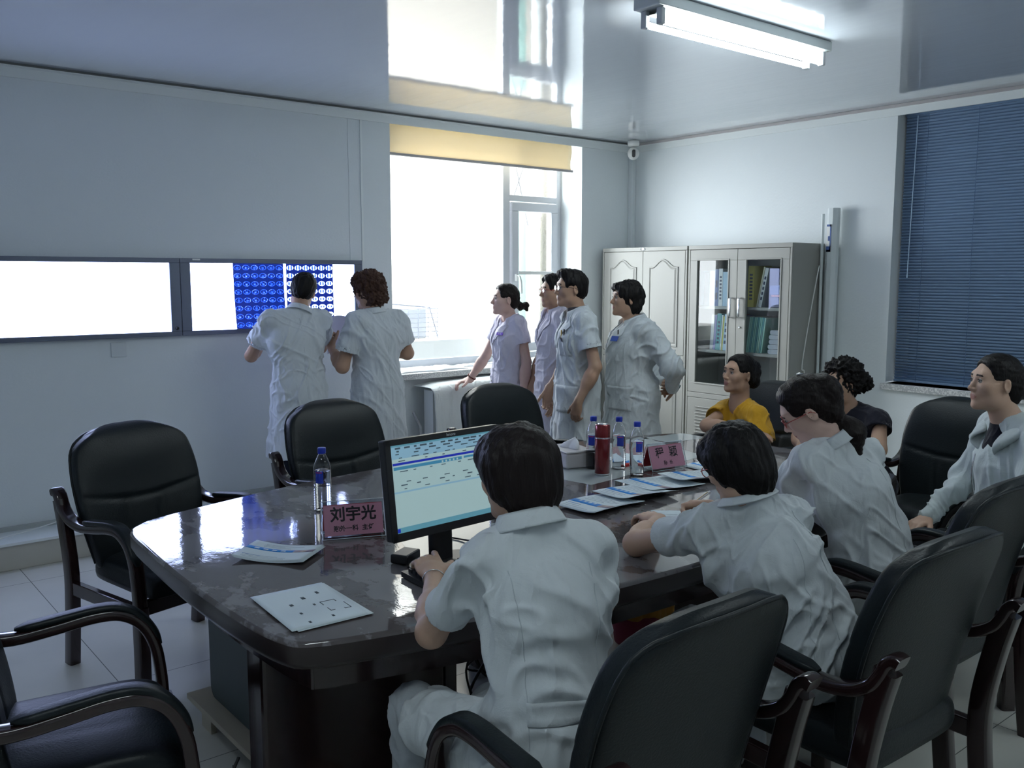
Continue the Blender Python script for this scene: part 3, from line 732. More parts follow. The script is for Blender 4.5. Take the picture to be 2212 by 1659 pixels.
def loose(name, label, cat, sx, sy, sz, loc, m_, grp=None, rz=0):
    mb = MB().box(-sx / 2, sx / 2, -sy / 2, sy / 2, 0, sz); o = mb.build(name, m_, None, bevel=min(.004, sz * .3), loc=loc, rot=(0, 0, rz)); return tag(o, label, cat, grp)
loose('file_box', 'blue flat file box lying on the top shelf of the bookcase', 'box', .25, .21, .07, (XF + .19, 4.01 + .02, 1.502), mat('cover_blue', BOOKC['blue'], .4))
loose('book', 'thin orange red book lying beneath the blue file box', 'book', .24, .20, .016, (XF + .19, 4.025, 1.485), mat('cover_orange', (.5, .12, .04), .5))
loose('file_box', 'dark blue glossy box at the bottom of the lying pile', 'box', .25, .20, .078, (XF + .19, 4.025, 1.406), mat('cover_navy', BOOKC['navy'], .2))
random.seed(8)
for k in range(5):
    def fn(u, v, k=k):
        return ((u - .5) * .30, (v - .5) * (.23 - .008 * abs(k - 2)), .0 + .004 * math.sin(6 * v + k))
    m = MB(); 
    w_ = .20 - .01 * (4 - k) * 0 + random.uniform(-.006, .006); h = .034
    m.sweep([(-.13, 0, h / 2), (.13, 0, h / 2)], rrect(w_, h, .015, 4), up=(0, 0, 1))
    o = m.build('folded_cloth', mat('folded_grey_cloth', (.42, .45, .50), .95), None, loc=(XF + .19, 4.02 + .004 * (4 - k), 1.0555 + k * .0365))
    tag(o, ['bottom', 'second from the bottom', 'middle', 'second from the top', 'top'][k] + ' one of the folded grey cloths on the middle shelf', 'cloth', 'folded grey cloths on the middle shelf')
loose('magazine_pile', 'low pile of dark magazines behind the lower left glass', 'magazines', .26, .24, .035, (XF + .2, 4.66, .721), mat('cover_grey', BOOKC['grey'], .4), rz=.2)
loose('envelope', 'brown paper envelope on the lowest glazed shelf, right side', 'envelope', .3, .34, .05, (XF + .2, 4.15, .721), mat('kraft_paper', (.35, .25, .12), .8))
loose('paper_pile', 'pale paper pile on top of the brown envelope', 'papers', .22, .25, .03, (XF + .2, 4.15, .772), M_page)

# leaning rolled projector screen case by the bookcase
ps = thing('screen_case', 'long white octagonal case standing against the wall beside the bookcase', 'case', (6.16, 3.80, 0))
m = MB(); oc = [(.045 * math.cos(PI / 8 + PI / 4 * k), .045 * math.sin(PI / 8 + PI / 4 * k)) for k in range(8)]
m.prism(oc, 0.0, 2.14, 0, Matrix.Rotation(.004, 4, 'X')); m.build('case', mat('white_case', (.60, .65, .66), .4), ps, bevel=.002)
m = MB(); m.tube([(-.02, .062, .0), (-.02, .068, 2.10)], .012, 10); m.build('rod', mat('white_case'), ps)
m = MB(); m.box(-.0455, -.0445, -.018, .018, 1.82, 2.02, 0); m.box(-.0462, -.0455, -.018, .018, 1.82, 1.835, 1); m.box(-.0462, -.0455, -.018, .018, 2.005, 2.02, 1); m.box(-.0462, -.0455, -.018, -.008, 1.82, 2.02, 1); m.box(-.0462, -.0455, -.010, .006, 1.90, 1.935, 1); m.box(-.0462, -.0455, -.018, .018, 1.82, 1.86, 1)
m.build('label_sticker', [mat('white_plastic'), mat('cover_blue')], ps)
tag(MB().tube(smooth_path([(6.10, 3.86, 1.72), (6.02, 3.87, 1.35), (5.94, 3.87, .98), (5.96, 3.86, .92), (5.95, 3.86, .6)], 5), .004, 6).build('hanging_string', mat('white_plastic')), 'thin white cord hanging beside the bookcase side panel', 'string')
# ================================================================ implicit-surface modeller (one smooth skin per mesh)
class SDF:
    """smooth union of tapered limbs and ellipsoids sampled on a grid, meshed with surface nets"""
    def __init__(s, lo, hi, h):
        s.h = h; s.lo = np.array(lo, float) - 4 * h; n = np.ceil((np.array(hi) + 4 * h - s.lo) / h).astype(int) + 1
        s.n = n; s.a = np.full(n, .2, np.float32)
        s.ax = [(s.lo[i] + h * np.arange(n[i])).astype(np.float32) for i in range(3)]
    def _win(s, lo, hi):
        i0 = np.maximum(0, np.floor((np.array(lo) - s.lo) / s.h).astype(int)); i1 = np.minimum(s.n, np.ceil((np.array(hi) - s.lo) / s.h).astype(int) + 1)
        if (i1 <= i0).any(): return None, None
        sl = tuple(slice(a, b) for a, b in zip(i0, i1))
        X = s.ax[0][sl[0]][:, None, None]; Y = s.ax[1][sl[1]][None, :, None]; Z = s.ax[2][sl[2]][None, None, :]
        return sl, (X, Y, Z)
    def _op(s, sl, d, k, op):
        a = s.a[sl]
        if op == 'u':
            if k > 0:
                hh = np.maximum(k - np.abs(a - d), 0) / k; s.a[sl] = np.minimum(a, d) - hh * hh * k * .25
            else: s.a[sl] = np.minimum(a, d)
        elif op == 's':
            d = -d
            if k > 0:
                hh = np.maximum(k - np.abs(a - d), 0) / k; s.a[sl] = np.maximum(a, d) + hh * hh * k * .25
            else: s.a[sl] = np.maximum(a, d)
    def cone(s, a, b, ra, rb, k=.02, op='u', flat=None):
        """tapered capsule; flat=(axis vector, factor): distances along that axis are multiplied"""
        a = np.array(a, float); b = np.array(b, float); m = max(ra, rb) + k + 3 * s.h
        if flat: m = m * max(1., 1. / flat[1])
        sl, W = s._win(np.minimum(a, b) - m, np.maximum(a, b) + m)
        if sl is None: return s
        d = b - a; L2 = max(float(d @ d), 1e-9)
        px, py, pz = W[0] - a[0], W[1] - a[1], W[2] - a[2]
        t = np.clip((px * d[0] + py * d[1] + pz * d[2]) / L2, 0, 1)
        qx, qy, qz = px - t * d[0], py - t * d[1], pz - t * d[2]
        if flat:
            n = np.array(flat[0], float); n /= np.linalg.norm(n); c = (qx * n[0] + qy * n[1] + qz * n[2]) * (flat[1] - 1)
            qx, qy, qz = qx + c * n[0], qy + c * n[1], qz + c * n[2]
        D = np.sqrt(qx * qx + qy * qy + qz * qz) - (ra + (rb - ra) * t)
        s._op(sl, D, k, op); return s
    def ell(s, c, r, R=None, k=.02, op='u'):
        """ellipsoid, R = 3x3 with local axes as columns"""
        c = np.array(c, float); r = np.array(r, float); m = r.max() + k + 3 * s.h
        sl, W = s._win(c - m, c + m)
        if sl is None: return s
        px, py, pz = W[0] - c[0], W[1] - c[1], W[2] - c[2]
        if R is not None:
            R = np.array(R); px, py, pz = (px * R[0, i] + py * R[1, i] + pz * R[2, i] for i in range(3))
        k0 = np.sqrt((px / r[0]) ** 2 + (py / r[1]) ** 2 + (pz / r[2]) ** 2); k1 = np.sqrt((px / r[0] ** 2) ** 2 + (py / r[1] ** 2) ** 2 + (pz / r[2] ** 2) ** 2) + 1e-6
        s._op(sl, k0 * (k0 - 1) / k1, k, op); return s
    def cut(s, p, n, k=0., lo=None, hi=None):
        """remove everything on the side n points to (optionally only within a window)"""
        n = np.array(n, float); n /= np.linalg.norm(n); p = np.array(p, float)
        sl, W = s._win(lo if lo is not None else s.lo, hi if hi is not None else s.lo + s.h * s.n)
        if sl is None: return s
        D = (W[0] - p[0]) * n[0] + (W[1] - p[1]) * n[1] + (W[2] - p[2]) * n[2]
        a = s.a[sl]; s.a[sl] = np.maximum(a, D); return s
    def merge(s, o, k=0., op='u'): s._op(tuple(slice(0, q) for q in s.n), o.a, k, op); return s
    def blank(s):
        o = SDF.__new__(SDF); o.h = s.h; o.lo = s.lo; o.n = s.n; o.ax = s.ax; o.a = np.full(s.n, .2, np.float32); return o
    def mesh(s):
        a = s.a; sg = a < 0; nx, ny, nz = a.shape
        c = sg[:-1, :-1, :-1].astype(np.int8)
        cnt = np.zeros((nx - 1, ny - 1, nz - 1), np.int8)
        for dx in (0, 1):
            for dy in (0, 1):
                for dz in (0, 1): cnt += sg[dx:nx - 1 + dx, dy:ny - 1 + dy, dz:nz - 1 + dz]
        act = (cnt > 0) & (cnt < 8)
        I, J, K = np.nonzero(act)
        idx = np.full(act.shape, -1, np.int32); idx[I, J, K] = np.arange(len(I))
        acc = np.zeros((len(I), 3), np.float64); num = np.zeros(len(I))
        for ax in range(3):
            o1, o2 = [q for q in range(3) if q != ax]
            for u in (0, 1):
                for v in (0, 1):
                    off = [0, 0, 0]; off[o1] = u; off[o2] = v
                    p = a[I + off[0], J + off[1], K + off[2]]; off2 = list(off); off2[ax] = 1
                    q = a[I + off2[0], J + off2[1], K + off2[2]]
                    mk = (p < 0) != (q < 0); t = np.where(mk, p / np.where(mk, p - q, 1), 0)
                    pos = np.zeros((len(I), 3)); pos[:, o1] = u; pos[:, o2] = v; pos[:, ax] = t
                    acc[mk] += pos[mk]; num[mk] += 1
        V = (np.stack([I, J, K], 1) + acc / num[:, None]) * s.h + s.lo
        Q = []
        for ax in range(3):
            o1, o2 = [(1, 2), (2, 0), (0, 1)][ax]
            slA = [slice(1, -1)] * 3; slA[ax] = slice(0, -1); slB = list(slA); slB[ax] = slice(1, None)
            A = sg[tuple(slA)]; B = sg[tuple(slB)]
            E = np.argwhere(A != B)
            if not len(E): continue
            base = E.copy(); base[:, o1] += 1; base[:, o2] += 1
            def cell(d1, d2):
                q = base.copy(); q[:, o1] += d1; q[:, o2] += d2; return idx[q[:, 0], q[:, 1], q[:, 2]]
            q = np.stack([cell(-1, -1), cell(0, -1), cell(0, 0), cell(-1, 0)], 1)
            fl = ~A[E[:, 0], E[:, 1], E[:, 2]]
            q[fl] = q[fl][:, ::-1]
            Q.append(q)
        F = np.concatenate(Q); F = F[(F >= 0).all(1)]
        return V, F
def vnormals(V, F):
    n = np.cross(V[F[:, 2]] - V[F[:, 0]], V[F[:, 3]] - V[F[:, 1]]); N = np.zeros_like(V)
    for i in range(4): 
        for c in range(3): N[:, c] += np.bincount(F[:, i], n[:, c], len(V))
    return N / (np.linalg.norm(N, axis=1, keepdims=True) + 1e-12)
def relax(V, F, it=1):
    for _ in range(it):
        A = np.zeros_like(V); W = np.zeros(len(V))
        for i in range(4):
            for j in (1, 3):
                a = F[:, i]; b = F[:, (i + j) % 4]; W += np.bincount(a, None, len(V))
                for c in range(3): A[:, c] += np.bincount(a, V[b, c], len(V))
        V = .5 * V + .5 * A / W[:, None]
    return V
def np_mesh(name, V, F, mats, parent=None, mi=None):
    me = bpy.data.meshes.new(name); nv, nf = len(V), len(F)
    me.vertices.add(nv); me.vertices.foreach_set('co', V.astype(np.float32).ravel())
    me.loops.add(nf * 4); me.loops.foreach_set('vertex_index', F.astype(np.int32).ravel())
    me.polygons.add(nf); me.polygons.foreach_set('loop_start', np.arange(0, nf * 4, 4, dtype=np.int32))
    try: me.polygons.foreach_set('loop_total', np.full(nf, 4, np.int32))
    except Exception: pass
    for m in (mats if isinstance(mats, (list, tuple)) else [mats]): me.materials.append(m)
    me.polygons.foreach_set('use_smooth', np.ones(nf, bool))
    if mi is not None: me.polygons.foreach_set('material_index', mi.astype(np.int32))
    me.update(calc_edges=True); me.validate()
    o = bpy.data.objects.new(name, me); COL.objects.link(o)
    if parent: o.parent = parent
    return o
_rs = np.random.RandomState(5)
def wnoise(P, scale, seed=0, stretch=(1, 1, 1), n=7):
    """cheap smooth band noise from warped sine waves"""
    r = np.random.RandomState(seed); q = P * np.array(stretch) * scale; o = np.zeros(len(P))
    wv = np.stack([np.sin(q @ r.normal(size=3) + r.uniform(0, 6)) for _ in range(3)], 1) * .8
    q = q + wv
    for _ in range(n):
        d = r.normal(size=3); d /= np.linalg.norm(d); o += np.sin(q @ d * r.uniform(.7, 1.6) * 2 + r.uniform(0, 6.3))
    return o / n ** .5
def ridge(x): return 1 - np.abs(np.tanh(x * 1.3)) * 2

def rot(ax, deg):
    a = math.radians(deg); c, s = math.cos(a), math.sin(a)
    return np.array({'x': [[1, 0, 0], [0, c, -s], [0, s, c]], 'y': [[c, 0, s], [0, 1, 0], [-s, 0, c]], 'z': [[c, -s, 0], [s, c, 0], [0, 0, 1]]}[ax])

# ---------------------------------------------------------------- people materials
def skin_mat(name, col, r=.5): return mat(name, col, r, spec=.35, sss=.06, bump=(220, .06, 2, (1, 1, 1)))
SK1 = skin_mat('skin_light', (.52, .34, .25)); SK2 = skin_mat('skin_tan', (.42, .26, .18)); SK3 = skin_mat('skin_fair', (.60, .41, .34))
M_lip = mat('lip', (.34, .15, .12), .4); M_brow = mat('brow_hair', (.035, .022, .018), .8); M_eyew = mat('eye_white', (.40, .37, .34), .4); M_iris = mat('eye_dark', (.02, .012, .008), .1)
def hair_mat(name, col, rough=.48):
    m = mat(name, col, rough, spec=.22)
    N, L, I = nodes(m)
    t = N.new('ShaderNodeTexCoord'); mp = N.new('ShaderNodeMapping'); mp.inputs['Scale'].default_value = (90, 90, 9); L.new(t.outputs['Object'], mp.inputs[0])
    n = N.new('ShaderNodeTexNoise'); n.inputs['Scale'].default_value = 2.2; n.inputs['Detail'].default_value = 3; L.new(mp.outputs[0], n.inputs['Vector'])
    b = N.new('ShaderNodeBump'); b.inputs['Strength'].default_value = .8; b.inputs['Distance'].default_value = .003; L.new(n.outputs[0], b.inputs['Height']); L.new(b.outputs[0], I['Normal'])
    return m
H_BLK = hair_mat('black_hair', (.006, .005, .005)); H_BRN = hair_mat('brown_curly_hair', (.060, .030, .020), .6); H_DKB = hair_mat('dark_brown_hair', (.010, .0065, .006))
def cloth_mat(name, col, rough=.85):
    m = mat(name, col, rough, spec=.2, sheen=.15)
    N, L, I = nodes(m)
    t = N.new('ShaderNodeTexCoord'); n = N.new('ShaderNodeTexNoise'); n.inputs['Scale'].default_value = 14; n.inputs['Detail'].default_value = 6; n.inputs['Roughness'].default_value = .6
    if 'Distortion' in n.inputs: n.inputs['Distortion'].default_value = .8
    L.new(t.outputs['Object'], n.inputs['Vector'])
    n2 = N.new('ShaderNodeTexNoise'); n2.inputs['Scale'].default_value = 400; L.new(t.outputs['Object'], n2.inputs['Vector'])
    b = N.new('ShaderNodeBump'); b.inputs['Strength'].default_value = .35; b.inputs['Distance'].default_value = .012; L.new(n.outputs[0], b.inputs['Height'])
    b2 = N.new('ShaderNodeBump'); b2.inputs['Strength'].default_value = .15; b2.inputs['Distance'].default_value = .002; L.new(n2.outputs[0], b2.inputs['Height']); L.new(b.outputs[0], b2.inputs['Normal'])
    mp = N.new('ShaderNodeMapping'); mp.inputs['Rotation'].default_value = (.3, .75, .4); mp.inputs['Scale'].default_value = (9, 9, 2.6); L.new(t.outputs['Object'], mp.inputs[0])
    n3 = N.new('ShaderNodeTexNoise'); n3.inputs['Scale'].default_value = 1.; n3.inputs['Detail'].default_value = 2.5; L.new(mp.outputs[0], n3.inputs['Vector'])
    s1 = N.new('ShaderNodeMath'); s1.operation = 'SUBTRACT'; s1.inputs[1].default_value = .5; L.new(n3.outputs[0], s1.inputs[0])
    s2 = N.new('ShaderNodeMath'); s2.operation = 'ABSOLUTE'; L.new(s1.outputs[0], s2.inputs[0])
    s3 = N.new('ShaderNodeMath'); s3.operation = 'MINIMUM'; s3.inputs[1].default_value = .09; L.new(s2.outputs[0], s3.inputs[0])
    b3 = N.new('ShaderNodeBump'); b3.inputs['Strength'].default_value = .8; b3.inputs['Distance'].default_value = .055; b3.invert = True; L.new(s3.outputs[0], b3.inputs['Height']); L.new(b2.outputs[0], b3.inputs['Normal'])
    L.new(b3.outputs[0], I['Normal']); return m
C_WHT = cloth_mat('white_coat_cloth', (.62, .66, .68)); C_LAV = cloth_mat('lavender_white_cloth', (.62, .60, .70)); C_NVY = cloth_mat('navy_trouser_cloth', (.012, .016, .032)); C_GRY = cloth_mat('grey_trouser_cloth', (.36, .39, .42))
C_YEL = cloth_mat('mustard_blouse_cloth', (.56, .30, .022)); C_BLK = cloth_mat('black_lace_cloth', (.012, .012, .020)); C_HOD = cloth_mat('pale_jersey_cloth', (.56, .62, .62)); C_DGR = cloth_mat('dark_grey_shirt', (.06, .055, .06))
C_DRK = cloth_mat('dark_trouser_cloth', (.018, .018, .022))
M_shoe = mat('dark_shoe', (.02, .018, .018), .4)

# ---------------------------------------------------------------- the person builder
# local frame: x = right, y = forward, z = up; J holds joints in that frame
def STAND(h=1.65, **k):
    f = h / 1.70
    J = dict(pelvis=(0, 0, .93 * f), waist=(0, .005, 1.06 * f), chest=(0, .01, 1.25 * f), neck=(0, -.01, 1.425 * f), head=(0, .02, 1.555 * f),
             shR=(.165, -.005, 1.375 * f), shL=(-.165, -.005, 1.375 * f), elR=(.215, -.02, 1.09 * f), elL=(-.215, -.02, 1.09 * f), wrR=(.215, .06, .86 * f), wrL=(-.215, .06, .86 * f),
             hipR=(.09, 0, .90 * f), hipL=(-.09, 0, .90 * f), knR=(.10, .01, .48 * f), knL=(-.10, .01, .48 * f), anR=(.11, -.03, .08), anL=(-.11, -.03, .08))
    J.update(k); return J
def SIT(h=1.62, lean=0., **k):
    """lean: forward lean of the upper body in metres at neck height"""
    f = h / 1.65
    J = dict(pelvis=(0, 0, .55), waist=(0, .02 + lean * .25, .68), chest=(0, .02 + lean * .6, .86 * f), neck=(0, lean, 1.035 * f), head=(0, lean + .03, 1.165 * f),
             shR=(.165, lean, .985 * f), shL=(-.165, lean, .985 * f), elR=(.2, lean + .1, .74), elL=(-.2, lean + .1, .74), wrR=(.15, lean + .33, .80), wrL=(-.15, lean + .33, .80),
             hipR=(.09, .03, .53), hipL=(-.09, .03, .53), knR=(.11, .43, .50), knL=(-.11, .43, .50), anR=(.11, .40, .08), anL=(-.11, .40, .08))
    J.update(k); return J

def head_prims(G, c, R, s, male=False, nose=1.):
    c = np.array(c, float); P = lambda x, y, z: c + R @ (np.array([x, y, z]) * s)
    e = lambda p, r, k=.02, op='u', RR=None: G.ell(P(*p), np.array(r) * s, R if RR is None else R @ RR, k * s, op)
    e((0, -.012, .030), (.074, .094, .088), .01); e((0, .020, -.020), (.064, .066, .088), .03)
    e((0, .052, -.085), (.034, .034, .026), .03)
    for q in (-1, 1):
        e((q * .045, .018, -.068), (.020, .028, .030), .025); e((q * .038, .058, -.018), (.024, .022, .022), .03)
    G.cone(P(-.032, .072, .030), P(.032, .072, .030), .017 * s, .017 * s, .02 * s)
    for q in (-1, 1): e((q * .031, .098, .008), (.017, .014, .011), .014, 's')
    G.cone(P(0, .079, .016), P(0, .106 * nose, -.026), .0075 * s, .0105 * s, .012 * s)
    for q in (-1, 1): e((q * .011, .096, -.031), (.0085, .0095, .007), .006)
    e((0, .078, -.055), (.026, .018, .020), .015)
    G.cone(P(-.015, .0875, -.0555), P(.015, .0875, -.0555), .0050 * s, .0050 * s, .006 * s); G.cone(P(-.013, .0862, -.068), P(.013, .0862, -.068), .0056 * s, .0056 * s, .006 * s)
    G.cone(P(-.020, .099, -.0615), P(.020, .099, -.0615), .0025 * s, .0025 * s, .003 * s, 's')
    e((0, .074, -.098), (.020, .018, .016), .018)
    for q in (-1, 1):
        RR = rot('z', -q * 22) @ rot('x', -10)
        e((q * .078, -.008, -.006), (.0075, .019, .031), .008, 'u', RR); e((q * .084, -.003, -.002), (.005, .010, .018), .004, 's', RR)
def hand_prims(G, w, d, palm_n, side, curl=.35, s=1., spread=.0, curls=None, thumb=None):
    """w wrist, d hand direction, palm_n = direction the palm faces, side = +1 right hand, -1 left"""
    w = np.array(w, float); d = np.array(d, float); d /= np.linalg.norm(d); n = np.array(palm_n, float); n -= d * (n @ d); n /= np.linalg.norm(n)
    # thumb side: for a right hand with palm n and fingers d, thumb side = n x d ... sign by side
    t = np.cross(d, n) * side * 1.0
    t = t / np.linalg.norm(t)
    pc = w + d * .048 * s
    G.ell(pc + n * .002, np.array([.050, .0155, .040]) * s, np.stack([d, n, t], 1), .012)
    G.cone(w - d * .01, w + d * .025 * s, .024 * s, .026 * s, .02, flat=(n, 1.25))
    L = [.070, .078, .073, .058]; r0 = [.0090, .0093, .0088, .0078]
    for i in range(4):
        o = (.029 - .0195 * i) * s; cu = curls[i] if curls else curl * (1 + .12 * i)
        b = w + d * (.088 - .004 * abs(i - 1) ** 1.3) * s + t * o; dd = d + t * (spread * (1.5 - i)); dd /= np.linalg.norm(dd)
        a0 = cu * .75; seg = [.45, .32, .26]; p = b - d * .02 * s; rr = r0[i] * s; prev = p; ang = 0
        G.cone(prev, b, rr * 1.12, rr * 1.08, .006); prev = b
        for q, fr_ in enumerate(seg):
            ang += a0 * (1.0 if q == 0 else 1.25)
            v = dd * math.cos(ang) + n * math.sin(ang); nx = prev + v * L[i] * fr_ * s
            G.cone(prev, nx, rr * (1.05 - .08 * q), rr * (.98 - .08 * q), .004); prev = nx
    tb_ = w + d * .022 * s + t * .026 * s; tv = thumb if thumb is not None else (d * .72 + t * .62 + n * .30)
    tv = np.array(tv, float); tv /= np.linalg.norm(tv)
    p1 = tb_ + tv * .040 * s; tv2 = tv + d * .35 + n * .12; tv2 /= np.linalg.norm(tv2); p2 = p1 + tv2 * .030 * s; p3 = p2 + (tv2 * .9 + d * .1) * .022 * s
    G.cone(tb_ - tv * .012, p1, .0145 * s, .0118 * s, .010); G.cone(p1, p2, .0112 * s, .0102 * s, .004); G.cone(p2, p3, .0102 * s, .0085 * s, .004)

def bbox(J, pad=.16):
    A = np.array(list(J.values())); return A.min(0) - pad, A.max(0) + pad
def npj(J): return {k: np.array(v, float) for k, v in J.items()}
def body(J, R, t, skin, hs=.93, hands=None, h=.004, fat=1., nose=1., neck_r=.052, arm=1.):
    J = npj(J); lo, hi = bbox(J, .22); lo[2] = min(lo[2], 0.0)
    G = SDF(lo, hi, h); f = fat
    sd = J['shR'] - J['shL']; sd /= np.linalg.norm(sd)
    g_ = .80; G.ell(J['pelvis'], (.150 * g_, .105 * g_, .11), None, .03); G.cone(J['pelvis'], J['waist'], .100 * g_, .092 * g_, .04); G.cone(J['waist'], J['chest'], .095 * g_, .105 * g_, .04)
    G.cone(J['shL'] * .72 + J['shR'] * .28 - [0, 0, .06], J['shR'] * .72 + J['shL'] * .28 - [0, 0, .06], .062, .062, .04)
    G.cone(J['shL'] * .85 + J['shR'] * .15, J['shR'] * .85 + J['shL'] * .15, .030, .030, .03)
    for q, sg_ in (('R', 1), ('L', -1)):
        G.cone(J['sh' + q] * .85 + J['el' + q] * .15, J['el' + q], .034, .039 * min(f, 1.1), .015); G.cone(J['el' + q], J['wr' + q], .039 * min(f, 1.1) * arm, .0255, .015)
        m_ = J['el' + q] * .72 + J['wr' + q] * .28; G.cone(m_, m_ * .8 + J['wr' + q] * .2, .042 * min(f, 1.05) * arm, .038 * min(f, 1.05) * arm, .03)
        G.cone(J['hip' + q], J['kn' + q], .064, .050, .02); G.cone(J['kn' + q], J['an' + q], .055, .034, .02)
        ft = J['an' + q]; y = J.get('toe' + q); yv = np.array([0, .15, -.035])
        G.cone(ft + [0, -.03, -.035], ft + yv, .034, .028, .03)
        hd = (hands or {}).get(q)
        if hd is None:
            dd = J['wr' + q] - J['el' + q]; dd /= np.linalg.norm(dd); hd = dict(d=dd, n=(-sg_, 0.1, 0) if abs(dd[2]) > .5 else (0, 0, -1))
        hand_prims(G, J['wr' + q], side=sg_, s=hd.get('s', .95), d=hd['d'], palm_n=hd['n'], **{k: v for k, v in hd.items() if k in ('curl', 'spread', 'curls', 'thumb')})
    c = J['head']; dn = R @ np.array([0, -.022, -.06]) * hs
    G.cone(J['neck'] - [0, 0, .03], c + dn, neck_r * 1.12, neck_r, .03)
    nb = J['neck'] - np.array([0, 0, .03])
    for q in ('R', 'L'): G.cone(J['neck'] + [0, 0, .0], J['sh' + q] * .6 + J['neck'] * .4 - [0, 0, .018], .038, .030, .03)
    head_prims(G, c, R, hs, nose=nose)
    V, F = G.mesh(); V = relax(V, F, 1)
    # colour zones of the face: lips and brows
    Q = ((V - c) @ R) / hs; fc = Q[F].mean(1); mi = np.zeros(len(F), int)
    front = fc[:, 1] > .06
    lips = front & (np.abs(fc[:, 0]) < .023 - .9 * np.abs(fc[:, 2] + .0615)) & (np.abs(fc[:, 2] + .0615) < .0115) & (fc[:, 1] > .083)
    bz = .0315 - 3.2 * (np.abs(fc[:, 0]) - .026) ** 2 * 3
    br = front & (np.abs(fc[:, 0]) > .012) & (np.abs(fc[:, 0]) < .047) & (np.abs(fc[:, 2] - bz) < .0042)
    mi[lips] = 1; mi[br] = 2
    o = np_mesh('body', V, F, [skin, M_lip, M_brow], t, mi)
    for q in (-1, 1):
        e = MB(); e.lathe([(.0001, -1)] + [(math.sin(PI * k / 10), -math.cos(PI * k / 10)) for k in range(1, 10)] + [(.0001, 1)], 16, 0, Matrix.Diagonal((.0118, .0118, .0118, 1)), cap=False)
        e.lathe([(.0058, .0106), (.0048, .0116), (.0001, .0122)], 14, 1, RX(-PI / 2), cap=False)
        M4 = Matrix([list(R[i] * hs) + [float(v)] for i, v in enumerate(c + R @ (np.array([q * .030, .0778, .0075]) * hs))] + [[0, 0, 0, 1]])
        e2 = e.build('eye', [M_eyew, M_iris], t); e2.matrix_local = M4
        # upper lid line
        l = MB(); l.tube([(q * .030 + .0145 * math.cos(a), .0795 + .0128 * math.sin(math.acos(max(-1, min(1, math.cos(a) * .95)))) * .8 + .001, .0085 + .0048 * math.sin(a)) for a in [PI * k / 8 for k in range(9)]], .0013, 5)
        l2 = l.build('eyelash', M_brow, t); l2.matrix_local = Matrix([list(R[i] * hs) + [float(v)] for i, v in enumerate(c)] + [[0, 0, 0, 1]])
    return o

